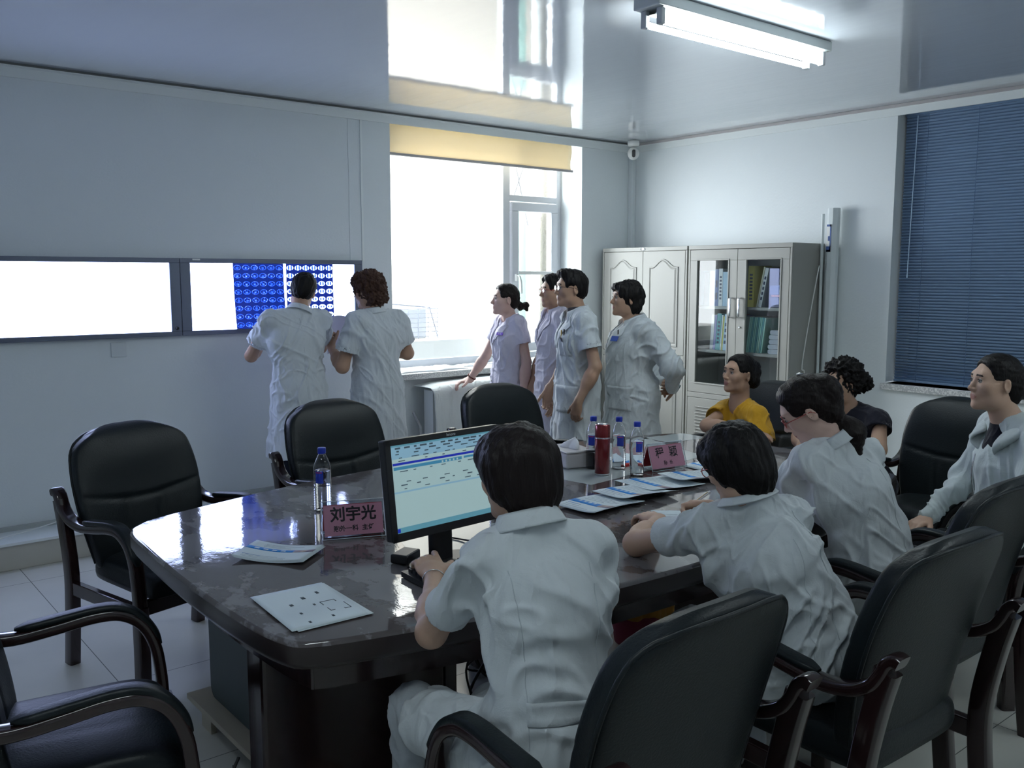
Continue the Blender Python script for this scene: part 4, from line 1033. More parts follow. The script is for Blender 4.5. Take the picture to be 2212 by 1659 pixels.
def hair(c, R, t, m, hs=.93, style='short', h=.0045, seed=1, name='hair', extra=None):
    c = np.array(c, float); P = lambda x, y, z: c + R @ (np.array([x, y, z]) * hs)
    G = SDF(c - .30, c + .26, h); e = lambda p, r, k=.02, op='u': G.ell(P(*p), np.array(r) * hs, R, k * hs, op)
    amp, sc, st = .004, 55, (1, 1, .35)
    if style == 'short':          # man's short back and sides
        e((0, -.012, .040), (.086, .105, .092)); e((0, -.045, -.01), (.076, .066, .070)); e((0, .045, .085), (.06, .05, .035))
        e((0, .140, .014), (.12, .090, .096), .010, 's'); G.ell(P(0, .05, -.09), np.array([.12, .10, .085]) * hs, R, .01, 's')
        for q in (-1, 1): e((q * .090, .026, -.018), (.03, .042, .052), .008, 's')
    elif style == 'crop':         # woman's fuller short cut
        e((0, -.014, .036), (.094, .112, .100)); e((0, -.050, -.035), (.084, .070, .085)); e((0, .060, .075), (.070, .045, .040))
        e((0, .142, -.012), (.10, .086, .092), .012, 's'); e((0, .06, -.10), (.12, .09, .085), .012, 's')
        for q in (-1, 1): e((q * .094, .004, -.020), (.028, .026, .038), .008, 's')
        amp, sc, st = .007, 42, (1, 1, .5)
    elif style == 'curly':
        e((0, -.014, .040), (.102, .118, .108)); e((0, -.055, -.030), (.090, .078, .090)); e((0, .055, .085), (.075, .05, .045))
        e((0, .150, -.030), (.10, .085, .095), .012, 's'); e((0, .07, -.11), (.12, .09, .085), .012, 's')
        for q in (-1, 1): e((q * .10, .012, -.025), (.030, .026, .036), .008, 's')
        amp, sc, st = .013, 60, (1, 1, 1)
    elif style == 'bob':          # rounded page boy covering the ears and nape
        e((0, -.012, .035), (.096, .114, .102)); e((0, -.035, -.015), (.093, .088, .090)); e((0, -.050, -.070), (.066, .050, .058), .04); e((0, .045, .060), (.082, .062, .055))
        for q in (-1, 1): G.cone(P(q * .070, .015, .03), P(q * .074, .010, -.040), .028 * hs, .016 * hs, .03)
        e((0, .150, -.030), (.088, .095, .098), .012, 's'); e((0, .06, -.15), (.13, .10, .085), .012, 's')
        amp, sc, st = .004, 60, (1, 1, .22)
    elif style in ('back', 'bun', 'pony', 'curlypony'):
        e((0, -.014, .036), (.080, .101, .092)); e((0, -.055, -.005), (.070, .060, .070)); e((0, .015, .075), (.062, .055, .040))
        e((0, .138, .014), (.105, .100, .096), .014, 's'); e((0, .075, -.105), (.12, .10, .085), .012, 's')
        for q in (-1, 1): e((q * .090, .016, -.030), (.028, .046, .050), .01, 's')
        amp, sc, st = .0025, 60, (.3, 1, 1)
        if style == 'curlypony': 
            e((0, -.03, .045), (.105, .115, .105)); e((0, .15, -.02), (.12, .085, .10), .012, 's'); amp, sc, st = .015, 60, (1, 1, 1); e((0, .08, -.12), (.13, .10, .08), .012, 's')
    for ex in (extra or []):
        if ex[0] == 'e': e(ex[1], ex[2], ex[3] if len(ex) > 3 else .02)
        elif ex[0] == 'w': G.cone(c + np.array(ex[1]), c + np.array(ex[2]), ex[3], ex[4], .02)
        elif ex[0] == 'c': G.cone(P(*ex[1]), P(*ex[2]), ex[3] * hs, ex[4] * hs, .015)
    V, F = G.mesh(); N = vnormals(V, F); Q = (V - c) @ R
    d = wnoise(Q, sc, seed, st) * amp * .6 + wnoise(Q, sc * 2.6, seed + 3, st) * amp * .35
    V = V + N * d[:, None]
    return np_mesh(name, V, F, m, t)

def folds(V, N, amp=.004, seed=0, stretch=(1, 1, .5), scale=15, pts=(), keep=None):
    A = wnoise(V @ rot('y', 35 if seed % 2 else -35), scale, seed, (1, 1, .38), 4); B = wnoise(V @ rot('y', -30), scale * 1.5, seed + 5, (1, 1, .4), 4)
    d = (np.exp(-(A / .42) ** 2) * 1.5 - .75) + .7 * (np.exp(-(B / .35) ** 2) * 1.5 - .6) + .5 * wnoise(V, scale * .45, seed + 9, stretch)
    w_ = np.ones(len(V)) * .55
    for p, r in pts: w_ += 1.3 * np.exp(-((V - np.array(p)) ** 2).sum(1) / r ** 2)
    for p in (keep or []): w_ *= 1 - .96 * np.exp(-(((V - np.array(p)) ** 2).sum(1) / .105 ** 2) ** 2)
    return V + N * (d * w_ * amp)[:, None]

def coat(J, t, m, sleeve=.6, hem=.45, name='coat', flare=1.0, seed=0, fat=1., h=.006, amp=.0045, loose=1., seated=False, neck_open=.0, sl_r=1., hem_lap=None, belt=None, puff=0.):
    """sleeve: fraction of the upper arm covered (0-1) or 2 = to the wrist"""
    J = npj(J); lo, hi = bbox(J, .2); lo[2] = max(lo[2], 0.0)
    G = SDF(lo, hi, h); f = fat * loose; sd = J['shR'] - J['shL']; sd /= np.linalg.norm(sd); up = J['neck'] - J['pelvis']; up /= np.linalg.norm(up); fw = np.cross(up, sd); fw /= np.linalg.norm(fw)
    fl = (fw, 1.22)
    G.cone(J['pelvis'], J['waist'], .148 * f, .132 * f, .05, flat=fl); G.cone(J['waist'], J['chest'] - up * .02, .132 * f, .140 * f, .05, flat=fl)
    m1 = J['shL'] * .74 + J['shR'] * .26 - up * .075; m2 = J['shR'] * .74 + J['shL'] * .26 - up * .075
    G.cone(m1, m2, .088 * f, .088 * f, .05); G.cone(m1 + fw * .01 - up * .06, m2 + fw * .01 - up * .06, .092 * f, .092 * f, .05)
    G.cone(J['shL'] * .9 + J['shR'] * .1, J['shR'] * .9 + J['shL'] * .1, .052 * f, .052 * f, .04)
    for q in ('R', 'L'): G.cone(J['neck'] - up * .015, J['sh' + q] * .85 + J['neck'] * .15, .056, .054 * f, .035)
    if not seated:
        hz = hem; p = J['pelvis']; G.cone(p, (p[0], p[1] + .01, hz - .1), .158 * f, .195 * f * flare, .05, flat=((0, 1, 0), 1.18))
    else:
        G.ell(J['pelvis'] + [0, -.01, .02], (.19 * f, .155 * f, .13), None, .05)
        lap = hem_lap if hem_lap is not None else .75
        for q in ('R', 'L'):
            a = J['hip' + q]; b = J['kn' + q]; G.cone(a, a + (b - a) * lap, .108 * f, .088, .05)
        a = (J['hipR'] + J['hipL']) / 2 - [0, 0, .0]; b = (J['knR'] + J['knL']) / 2; G.cone(a, a + (b - a) * lap, .085 * f, .060, .06)
    pts = [(J['waist'], .16)]
    SL = G.blank(); ends = []
    for q in ('R', 'L'):
        s_, e_, w_ = J['sh' + q], J['el' + q], J['wr' + q]
        if sleeve <= 1:
            u = (e_ - s_); L_ = np.linalg.norm(u); u /= L_; end = s_ + u * L_ * sleeve
            SL.cone(s_ + (J['neck'] - s_) * .06, end + u * .06, .060 * f, .064 * f * sl_r, .02)
            if puff: SL.ell(s_ + u * L_ * sleeve * .55, (.066 + puff, .066 + puff, .075 + puff), None, .04)
            if puff: SL.cone(end, end + u * .02, .05, .05, .03)
            sl, W = SL._win(end - .17, end + .17)
            D = (W[0] - end[0]) * u[0] + (W[1] - end[1]) * u[1] + (W[2] - end[2]) * u[2]
            rad = np.sqrt(np.maximum((W[0] - end[0]) ** 2 + (W[1] - end[1]) ** 2 + (W[2] - end[2]) ** 2 - D * D, 0))
            SL._op(sl, np.maximum(-D, rad - .14), 0, 's')
            SL._op(sl, np.maximum(np.maximum(-(D + .032), D - .06), rad - (.064 * f * sl_r - .0125)), 0, 's'); ends.append(end)
            pts.append((s_ * .5 + e_ * .5, .10)); pts.append((s_ - up * .06, .09))
        else:
            SL.cone(s_, e_, .058 * f, .054 * f, .03); SL.cone(e_, w_, .054 * f, .038, .03); pts.append((e_, .09)); pts.append((e_ * .5 + w_ * .5, .10)); pts.append((s_ - up * .06, .09))
    G.merge(SL, .03)
    if not seated: G.cut((0, 0, hem), (0, 0, -1))
    # neck opening
    G.cone(J['neck'] + up * .015 + fw * .01, J['neck'] + up * .12 + fw * .03, .056, .075, .008, 's')
    if neck_open: G.cone(J['neck'] + fw * .075 + up * .03, J['neck'] + fw * (.11 + neck_open * .2) - up * neck_open, .045, .010, .01, 's')
    V, F = G.mesh(); V = relax(V, F, 1); N = vnormals(V, F)
    V = folds(V, N, amp, seed, pts=pts, keep=ends)
    if not seated:
        q = np.clip((J['pelvis'][2] - V[:, 2]) / max(.1, J['pelvis'][2] - hem), 0, 1); ang = np.arctan2(V[:, 1] - J['pelvis'][1], V[:, 0] - J['pelvis'][0])
        N2 = N.copy(); N2[:, 2] = 0; V = V + N2 * (q * (.011 * np.sin(ang * 7 + seed) + .006 * np.sin(ang * 13 + 2 * seed)))[:, None]
    o = np_mesh(name, V, F, m, t)
    from mathutils.bvhtree import BVHTree
    BV[t.name] = BVHTree.FromPolygons([tuple(v) for v in V], [tuple(q) for q in F])
    return o
BV = {}
def hit(t, o, d):
    r = BV[t.name].ray_cast(Vector(o), Vector(d).normalized()); return (r[0], r[1]) if r[0] is not None else (None, None)
def seam(t, pts, m, side=-1, r=.0011, name='seam', lift=.0004, closed=False):
    """fine stitched line lying on the coat; pts (x, z) cast along y from the back (-1) or the front (+1)"""
    P = []
    for i in range(len(pts) - 1):
        for k in range(14):
            u = k / 14; x = pts[i][0] * (1 - u) + pts[i + 1][0] * u; z = pts[i][1] * (1 - u) + pts[i + 1][1] * u
            p, n = hit(t, (x, side * 1.2, z), (0, -side, 0))
            if p is not None: P.append(tuple(p + n * lift))
    if len(P) > 3: return MB().tube(P, r, 5).build(name, m, t)
def patch(t, x0, x1, z0, z1, m, side=1, name='pocket', lift=.004, nu=10, nv=10, solid=.003, skew=0.):
    def fn(u, v):
        x = x0 + (x1 - x0) * u; z = z0 + (z1 - z0) * v + skew * u
        p, n = hit(t, (x, side * 1.2, z), (0, -side, 0))
        return tuple(p + n * lift) if p is not None else (x, side * .1, z)
    return MB().grid(fn, nu, nv).build(name, m, t, solid=solid)

def trousers(J, t, m, h=.007, name='trousers', wide=1., seed=2):
    J = npj(J); K = {k: J[k] for k in ('pelvis', 'hipR', 'hipL', 'knR', 'knL', 'anR', 'anL')}; lo, hi = bbox(K, .17); lo[2] = .0
    G = SDF(lo, hi, h); G.ell(J['pelvis'], (.135, .10, .11), None, .03)
    for q in ('R', 'L'):
        G.cone(J['hip' + q], J['kn' + q], .076 * wide, .066 * wide, .03); G.cone(J['kn' + q], J['an' + q] + [0, 0, -.03], .066 * wide, .060 * wide, .03)
    G.cut((0, 0, .03), (0, 0, -1))
    V, F = G.mesh(); N = vnormals(V, F); V = folds(V, N, .004, seed, pts=[(J['knR'], .12), (J['knL'], .12)])
    o = np_mesh(name, V, F, m, t)
    for q in ('R', 'L'):
        a = J['an' + q]; S_ = SDF(a - .2, a + .25, .006); S_.cone(a + [0, -.04, -.045], a + [0, .16, -.052], .040, .032, .02); S_.cone(a + [0, -.03, -.03], a + [0, -.02, .0], .042, .040, .02); S_.cut((0, 0, .0015), (0, 0, -1)); v, f_ = S_.mesh(); np_mesh('shoe', v, f_, M_shoe, t)
    return o

def collar(J, t, m, r=.062, hgt=.034, lapel=.0, open_=.9, fall=.042, name='collar', sc=1., tilt=0.):
    """folded shirt collar lofted round the neck, open at the front (angle open_ rad each side)"""
    J = npj(J); up = J['head'] - J['neck']; up = up * np.array([1, .6, 1]); up /= np.linalg.norm(up); sd = J['shR'] - J['shL']; sd /= np.linalg.norm(sd); fw = np.cross(up, sd); fw /= np.linalg.norm(fw); sd = np.cross(fw, up)
    c = J['neck'] + up * .002 + fw * .006; m_ = MB(); nu = 40
    def P(u, v):
        a = -PI / 2 + (open_ * .5) + (2 * PI - open_) * u   # starts right of front, goes round the back
        a = PI / 2 + open_ * .5 + (2 * PI - open_) * u
        ca, sa = math.cos(a), math.sin(a); fr = max(0, sa)    # 1 at the front
        if v < .4: q = v / .4; rr = r * (1 + .10 * (1 - q)); z = hgt * q - .02 * fr * 1.2
        else: q = (v - .4) / .6; rr = r * (1.0 + .30 * q ** .8 + .12 * fr * q); z = hgt - (fall + .03 * fr ** 2) * q - .02 * fr * 1.2
        return c + (sd * ca * rr * 1.05 + fw * sa * rr * (1.0 + .25 * fr)) * sc + up * z
    m_.grid(lambda u, v: P(u, v), nu, 12)
    o = m_.build(name, m, t, solid=.003); return o
def buttons(J, t, xs, m):
    for p in xs: MB().lathe([(.006, 0), (.006, .002), (.0045, .003)], 12, M=frame(p, (1, 0, 0), (0, 0, 1))).build('button', m, t)
def glasses(c, R, t, hs, m, w_=.060, y=.100):
    c = np.array(c, float); M4 = Matrix([list(R[i] * hs) + [float(c[i])] for i in range(3)] + [[0, 0, 0, 1]])
    g = MB()
    for q in (-1, 1):
        ring = [(q * .033 + .0235 * math.cos(a) * (1 + .0 * math.sin(a)), y - .004 * abs(math.cos(a)), .006 + .0165 * math.sin(a)) for a in [2 * PI * k / 20 for k in range(20)]]
        g.tube(ring, .0017, 6, closed=True)
        g.tube([(q * .057, y - .004, .012), (q * .071, y - .012, .013), (q * .079, y - .05, .010), (q * .081, -.010, .004), (q * .080, -.022, -.010)], .0017, 6)
    g.tube([(-.010, y + .001, .010), (0, y + .004, .013), (.010, y + .001, .010)], .0016, 6)
    o = g.build('glasses', m, t); o.matrix_local = M4
    ln = MB()
    for q in (-1, 1): ln.add([(q * .033 + .022 * math.cos(a), y - .001, .006 + .0155 * math.sin(a)) for a in [2 * PI * k / 16 for k in range(16)]], [tuple(range(16))])
    l = ln.build('lenses', mat('lens_glass', (1, 1, 1)) if 'lens_glass' in MATS else (mat('lens_glass', (1, 1, 1)), _glass(MATS['lens_glass'], (.95, .96, .97), ior=1.12))[0], o)
    return o
def HR(yaw=0, pitch=0, roll=0):
    """head rotation in the person's frame: yaw + = to the left, pitch + = look up, roll + = tilt to the right"""
    return rot('z', yaw) @ rot('x', pitch) @ rot('y', roll)
# ================================================================ the twelve people
import time as _time
_t0 = _time.time()
def person(label, pos, yaw):
    t = thing('person', label, 'person', (pos[0], pos[1], 0), math.radians(yaw)); return t
def to_local(pos, yaw, W_):
    a = math.radians(yaw); c, s = math.cos(a), math.sin(a); o = {}
    for k, v in W_.items():
        dx, dy = v[0] - pos[0], v[1] - pos[1]; o[k] = (c * dx + s * dy, -s * dx + c * dy, v[2])
    return o
def dl(yaw, v):
    a = math.radians(yaw); c, s = math.cos(a), math.sin(a); return (c * v[0] + s * v[1], -s * v[0] + c * v[1], v[2])
M_badge_b = mat('blue_badge', (.03, .09, .42), .4); M_badge_p = mat('purple_badge', (.16, .06, .50), .4); M_badge_d = mat('dark_badge', (.03, .03, .10), .4)
M_btn = mat('coat_button', (.60, .60, .55), .4); M_silver = mat('silver', (.7, .7, .7), .2, metal=1.); M_bead = mat('dark_red_beads', (.12, .02, .015), .3)
M_gframe = mat('dark_glasses_frame', (.015, .012, .012), .3); M_rframe = mat('red_glasses_frame', (.35, .05, .04), .3)
def chest_plate(t, J, sx, dz, m, name='name_badge', w_=.062, h_=.020, fwd=0, text=None):
    """small flat badge lying on the chest; sx sideways, dz above the chest joint"""
    p, n = hit(t, (sx, 1.2, J['chest'][2] + dz), (0, -1, 0)); n = Vector(n); x = Vector((n.y, -n.x, 0)).normalized() * -1
    x = Vector((0, 0, 1)).cross(n).normalized(); M4 = frame(tuple(Vector(p) + n * .010), x, n.cross(x))
    mb = MB(); mb.box(-w_ / 2, w_ / 2, -h_ / 2, h_ / 2, 0, .002, 0, M4)
    if text: add_text(mb, text, h_ * .72, M4 @ T((0, 0, .0024)), 1, .0)
    return mb.build(name, [m, mat('badge_white', (.8, .8, .85), .5)], t)
def lapels(t, J, m, drop=.19, w_=.085):
    z0 = J['neck'][2] - .012; zb = z0 - drop
    for s_ in (-1, 1):
        inn = [(s_ * .052, z0), (s_ * .030, z0 - drop * .5), (s_ * .004, zb)]; out = [(s_ * .080, z0 - .004), (s_ * (.030 + w_), z0 - .075), (s_ * .008, zb - .006)]
        def lp(P, v): i = min(1, int(v * 2)); f = v * 2 - i; return (P[i][0] * (1 - f) + P[i + 1][0] * f, P[i][1] * (1 - f) + P[i + 1][1] * f)
        def fn(u, v):
            a = lp(inn, v); b = lp(out, v); x = a[0] + (b[0] - a[0]) * u; z = a[1] + (b[1] - a[1]) * u
            p, n = hit(t, (x, 1.2, z), (0, -1, 0))
            return tuple(p + Vector(n) * .005) if p is not None and p.y > 0 else (x, .09, z)
        MB().grid(fn, 8, 14).build('lapel', m, t, solid=.003)
def pens(t, x, z, m):
    p, n = hit(t, (x, 1.2, z), (0, -1, 0)); p = Vector(p) + Vector(n) * .009
    MB().tube([tuple(p - Vector((0, 0, .03))), tuple(p + Vector((0, 0, .022)))], .0042, 8).build('pocket_pen', m, t)
M_seam = mat('seam_thread', (.50, .54, .57), .9)
def placket(t, J, y_of, z0, z1, n, x=.0):
    for k in range(n):
        z = z0 + (z1 - z0) * k / (n - 1); p_, n_ = hit(t, (x, 1.2, z), (0, -1, 0)); MB().lathe([(.0065, 0), (.0065, .0025), (.004, .0035)], 12, M=T(p_) @ RX(-PI / 2)).build('button', M_btn, t)

# ---- 1 doctor at the viewer, back to the room
pos, yaw = (2.58, 5.30), -4
t = person('dark haired doctor, back to us, one hand raised before the lit films', pos, yaw)
J = STAND(1.72, head=(.085, .10, 1.545), neck=(.03, .03, 1.415), shR=(.185, .03, 1.355), shL=(-.185, .01, 1.365), elL=(-.235, .19, 1.14), wrL=(-.10, .36, 1.22), elR=(.255, .23, 1.17), wrR=(.155, .30, 1.385), chest=(.01, .02, 1.23))
R = HR(-28, -14, 14)
body(J, R, t, SK2, hands={'R': dict(d=(-.15, .12, 1), n=(-1, .1, .2), curls=[.3, 1.3, 1.5, 1.6]), 'L': dict(d=(.5, .6, .3), n=(.5, -.3, -.6))})
hair(J['head'], R, t, H_BLK, style='short')
coat(J, t, C_WHT, sleeve=.62, hem=.50, seed=1, amp=.0075, fat=1.08, sl_r=1.12); trousers(J, t, C_NVY); collar(J, t, C_WHT, r=.066); seam(t, [(0, 1.38), (0, .52)], M_seam)

# ---- 2 curly woman beside him
pos, yaw = (3.05, 5.12), 4
t = person('doctor with short curly brown hair, back to us, holding up a film sleeve', pos, yaw)
J = STAND(1.66, head=(-.03, .05, 1.545), neck=(-.015, .01, 1.405), elL=(-.235, .05, 1.07), wrL=(-.175, .27, 1.175), elR=(.255, .02, 1.13), wrR=(.10, .23, 1.18), shR=(.165, -.01, 1.35), shL=(-.165, 0, 1.35))
R = HR(26, -6, -4)
body(J, R, t, SK2, fat=1.1, hands={'L': dict(d=(.1, .5, .8), n=(1, .2, 0), curl=1.1), 'R': dict(d=(-.6, .6, .2), n=(-.3, 0, -1), curl=.9)})
hair(J['head'], R, t, H_BRN, style='curly')
coat(J, t, C_WHT, sleeve=.66, hem=.44, seed=2, amp=.006, fat=1.12, sl_r=1.1); trousers(J, t, C_GRY); collar(J, t, C_WHT, r=.064); seam(t, [(0, 1.37), (.01, .46)], M_seam)

# ---- 3 young woman with a bun by the window
pos, yaw = (4.10, 5.06), 66
t = person('young woman with a low hair bun in a short sleeved white uniform by the window', pos, yaw)
W3 = dict(elR=(4.10, 5.33, 1.06), wrR=(4.03, 5.44, .875), elL=(4.12, 4.89, 1.04), wrL=(4.06, 4.86, .81), shR=(4.14, 5.20, 1.305), shL=(4.10, 4.94, 1.305))
J = STAND(1.60); J.update(to_local(pos, yaw, W3)); J['head'] = (.0, .03, 1.475); J['neck'] = (0, -.01, 1.335); J['chest'] = (0, .01, 1.19)
R = HR(2, 3, 0)
body(J, R, t, SK3, hs=.92, fat=.88, neck_r=.046, hands={'R': dict(d=dl(yaw, (-.9, .25, -.15)), n=(0, 0, -1), curl=.6), 'L': dict(d=(0, .1, -1), n=(1, 0, 0))})
hair(J['head'], R, t, H_DKB, style='bun', extra=[('e', (0, -.125, -.045), (.034, .026, .034)), ('c', (0, -.13, -.05), (.02, -.175, -.035), .022, .026), ('c', (.02, -.17, -.035), (.0, -.18, -.07), .020, .014)])
coat(J, t, C_LAV, sleeve=.52, hem=.78, seed=3, fat=.93, amp=.005, neck_open=.10, name='uniform'); trousers(J, t, C_LAV); collar(J, t, C_LAV, r=.066, open_=1.5, fall=.05); lapels(t, J, C_LAV, .15, .06)
chest_plate(t, J, -.075, .045, M_badge_p, text='护 士', fwd=.128)
placket(t, J, lambda z: .155 - .01 * abs(z - 1.1), .90, 1.16, 4)
br = MB(); wv = np.array(J['wrR']) + (np.array(J['elR']) - np.array(J['wrR'])) * .12
u_ = Vector(np.array(J['elR']) - np.array(J['wrR'])).normalized(); M4 = frame(tuple(wv), u_.orthogonal(), u_.cross(u_.orthogonal()))
for k in range(16):
    a = 2 * PI * k / 16; br.lathe([(.0001, -.006), (.0045, -.0042), (.006, 0), (.0045, .0042), (.0001, .006)], 8, M=M4 @ T((.031 * math.cos(a), .031 * math.sin(a), 0)), cap=False)
br.build('bead_bracelet', M_bead, t)

# ---- 4 hidden man behind
pos, yaw = (4.13, 4.60), 66
t = person('person in a pale lavender coat hidden behind the man with black glasses', pos, yaw)
J = STAND(1.68, elR=(.24, .02, 1.09), wrR=(.22, .1, .88), elL=(-.20, -.02, 1.08), wrL=(-.2, .05, .85), head=(.0, .01, 1.54))
R = HR(5, 0, 0)
body(J, R, t, SK2, h=.005); hair(J['head'], R, t, H_BLK, style='short')
coat(J, t, C_LAV, sleeve=.62, hem=.45, seed=4, neck_open=.12, sl_r=1.15, amp=.006); trousers(J, t, C_DRK); collar(J, t, C_LAV, r=.072, open_=1.4, fall=.06); lapels(t, J, C_LAV)
glasses(J['head'], R, t, .93, M_rframe)
tag_ = None

# ---- 5 man with black glasses
pos, yaw = (3.96, 4.20), 62
t = person('man with black hair and black rimmed glasses in a long open necked white coat', pos, yaw)
J = STAND(1.73, head=(0, .045, 1.562), neck=(0, .0, 1.42), shR=(.18, 0, 1.365), shL=(-.18, 0, 1.365), elL=(-.235, -.05, 1.09), wrL=(-.225, .055, .875), elR=(.23, -.01, 1.10), wrR=(.235, .13, .90), chest=(0, .01, 1.24))
R = HR(4, 1, 0)
body(J, R, t, SK2, hs=.95, hands={'L': dict(d=(.12, .18, -1), n=(.6, -.7, 0), curl=.55), 'R': dict(d=(-.1, .1, -1), n=(-1, .1, 0), curl=.5)})
hair(J['head'], R, t, H_BLK, hs=.95, style='short', extra=[('e', (0, .048, .108), (.062, .050, .022))])
coat(J, t, C_WHT, sleeve=.60, hem=.42, seed=5, h=.005, fat=1.06, neck_open=.15, sl_r=1.08, amp=.0065); trousers(J, t, C_DRK); collar(J, t, C_WHT, r=.074, open_=1.3, fall=.06); lapels(t, J, C_WHT, .21, .09)
S_ = SDF((-.12, -.1, 1.25), (.12, .16, 1.5), .005); S_.cone((0, .0, 1.30), (0, .01, 1.425), .085, .062, .02); v, f_ = S_.mesh(); np_mesh('undershirt', v, f_, C_DGR, t)
glasses(J['head'], R, t, .95, M_gframe)
chest_plate(t, J, -.09, .015, M_badge_d, text='李大夫'[:0] or '外 科', fwd=.150, w_=.07, h_=.024)
patch(t, -.135, -.045, 1.15, 1.285, C_WHT); pens(t, -.098, 1.29, M_gframe); pens(t, -.083, 1.285, mat('gold_clip', (.55, .38, .12), .3, metal=1.)); patch(t, -.17, -.04, .80, .965, C_WHT); seam(t, [(.03, 1.22), (.025, .45)], M_seam, 1)
placket(t, J, lambda z: .178, .72, 1.20, 5, .02)

# ---- 6 woman with short permed hair, arms behind her back
pos, yaw = (4.31, 4.05), 60
t = person('older woman with short permed black hair in a white coat, hands clasped behind her back', pos, yaw)
J = STAND(1.64, head=(0, .05, 1.495), neck=(0, .0, 1.36), shR=(.165, -.02, 1.30), shL=(-.17, -.03, 1.30), elL=(-.255, -.18, 1.08), wrL=(-.085, -.245, .93), elR=(.25, -.16, 1.08), wrR=(.07, -.235, .95), chest=(0, .03, 1.19), waist=(0, .03, 1.0), pelvis=(0, 0, .88))
R = HR(4, 4, 0)
body(J, R, t, SK2, fat=1.2, arm=.78, hands={'L': dict(d=(1, -.1, -.25), n=(0, 1, 0), curl=.8), 'R': dict(d=(-1, -.1, -.2), n=(0, 1, 0), curl=.8)})
hair(J['head'], R, t, H_BLK, style='crop', seed=7)
coat(J, t, C_WHT, sleeve=2, hem=.40, seed=6, fat=1.27, neck_open=.10, amp=.0075); trousers(J, t, C_DRK); collar(J, t, C_WHT, r=.078, open_=1.4, fall=.06); lapels(t, J, C_WHT, .19, .085)
chest_plate(t, J, -.085, .055, M_badge_b, fwd=.195, w_=.065, h_=.035)
pens(t, -.085, 1.28, M_gframe); patch(t, -.19, -.05, .80, .95, C_WHT); seam(t, [(.03, 1.22), (.03, .42)], M_seam, 1)
m = MB(); m.grid(lambda u, v: (-.06 + .12 * u, -.27 - .03 * math.sin(4 * u) - .02 * v, .90 + .035 * v), 8, 4); m.build('held_cloth', mat('dark_print_cloth', (.10, .16, .18), .8), t, solid=.004)

# ---- 7 woman in yellow at the far table end
pos, yaw = (4.42, 3.26), 70
t = person('woman in a mustard yellow blouse with hair pinned up, arms folded on the table', pos, yaw)
W7 = dict(pelvis=(4.460, 3.260, .53), waist=(4.420, 3.260, .66), chest=(4.360, 3.250, 0.770), neck=(4.310, 3.210, 0.920), head=(4.285, 3.200, 1.085), shR=(4.355, 3.340, 0.855), shL=(4.290, 3.050, 0.855), elR=(4.050, 3.300, .795), wrR=(4.110, 3.020, .785), elL=(4.235, 2.96, .62), wrL=(4.16, 3.10, .55))
J = SIT(1.58); J.update(to_local(pos, yaw, W7))
R = HR(8, 6, -3)
J['elR'] = to_local(pos, yaw, dict(a=(4.085, 3.260, .80)))['a']; J['wrR'] = to_local(pos, yaw, dict(a=(4.130, 3.020, .79)))['a']
body(J, R, t, SK2, fat=.98, hands={'R': dict(d=dl(yaw, (.1, -1, 0)), n=(0, 0, -1), curl=.3), 'L': dict(d=dl(yaw, (-.1, 1, 0)), n=(0, 0, -1), curl=.3)})
hair(J['head'], R, t, H_BLK, style='back', extra=[('e', (0, -.105, .02), (.060, .045, .075)), ('e', (0, -.120, -.04), (.050, .040, .045)), ('c', (.02, -.135, -.045), (.03, -.165, -.075), .018, .010)])
coat(J, t, C_YEL, sleeve=.55, seated=True, name='blouse', seed=7, fat=.98, neck_open=.15, sl_r=1.12, hem_lap=.2, amp=.006); trousers(J, t, C_DRK)
patch(t, .108, .146, .66, .872, M_leath, 1, name='bag_strap', nu=4, nv=28, lift=.014, solid=.004)

# ---- 8 curly haired woman in black
pos, yaw = (4.42, 2.51), 86
t = person('woman in black with big curly black hair tied up beyond the ponytailed writer', pos, yaw)
J = SIT(1.55, lean=.0, head=(.02, .17, 1.09), neck=(0, .12, .965), shR=(.17, .10, .91), shL=(-.17, .10, .91), elR=(.22, .22, .79), elL=(-.23, .20, .79), wrR=(.05, .42, .79), wrL=(-.08, .42, .79), chest=(0, .08, .80), waist=(0, .03, .65), pelvis=(0, 0, .53))
R = HR(-2, 3, 0)
body(J, R, t, SK2, h=.005, fat=1.05)
hair(J['head'], R, t, H_BLK, style='curlypony', extra=[('e', (0, -.19, .01), (.060, .050, .050)), ('e', (.0, -.15, .02), (.05, .05, .05))])
coat(J, t, C_BLK, sleeve=.32, seated=True, name='blouse', seed=8, fat=1.04, neck_open=.05, hem_lap=.3); trousers(J, t, C_DRK)

# ---- 9 woman in the white hooded jacket
pos, yaw = (3.86, 1.53), 52
t = person('woman in a white hooded zip jacket over a black top, hair tied back, far right', pos, yaw)
J = SIT(1.66, lean=.03, head=(0, .09, 1.215), neck=(0, .03, 1.075), shR=(.165, .0, 1.015), shL=(-.165, .0, 1.015), elL=(-.225, .07, .77), wrL=(-.15, .28, .64), elR=(.23, .07, .77), wrR=(.13, .27, .63), chest=(0, .03, .89), waist=(0, .01, .70), pelvis=(0, -.01, .55))
R = HR(0, 4, 2)
body(J, R, t, SK1, hs=.95, arm=.78, hands={'L': dict(d=(.3, .8, -.4), n=(.2, -.2, -1), curl=.5), 'R': dict(d=(-.4, .8, -.2), n=(0, 0, -1), curl=.5)})
hair(J['head'], R, t, H_BLK, hs=.95, style='back', seed=5, extra=[('e', (0, -.062, -.045), (.058, .046, .050)), ('e', (0, -.125, -.005), (.050, .045, .055))])
coat(J, t, C_HOD, sleeve=2, seated=True, name='jacket', seed=9, fat=.98, neck_open=.16, hem_lap=.25, amp=.0055); trousers(J, t, C_DRK)
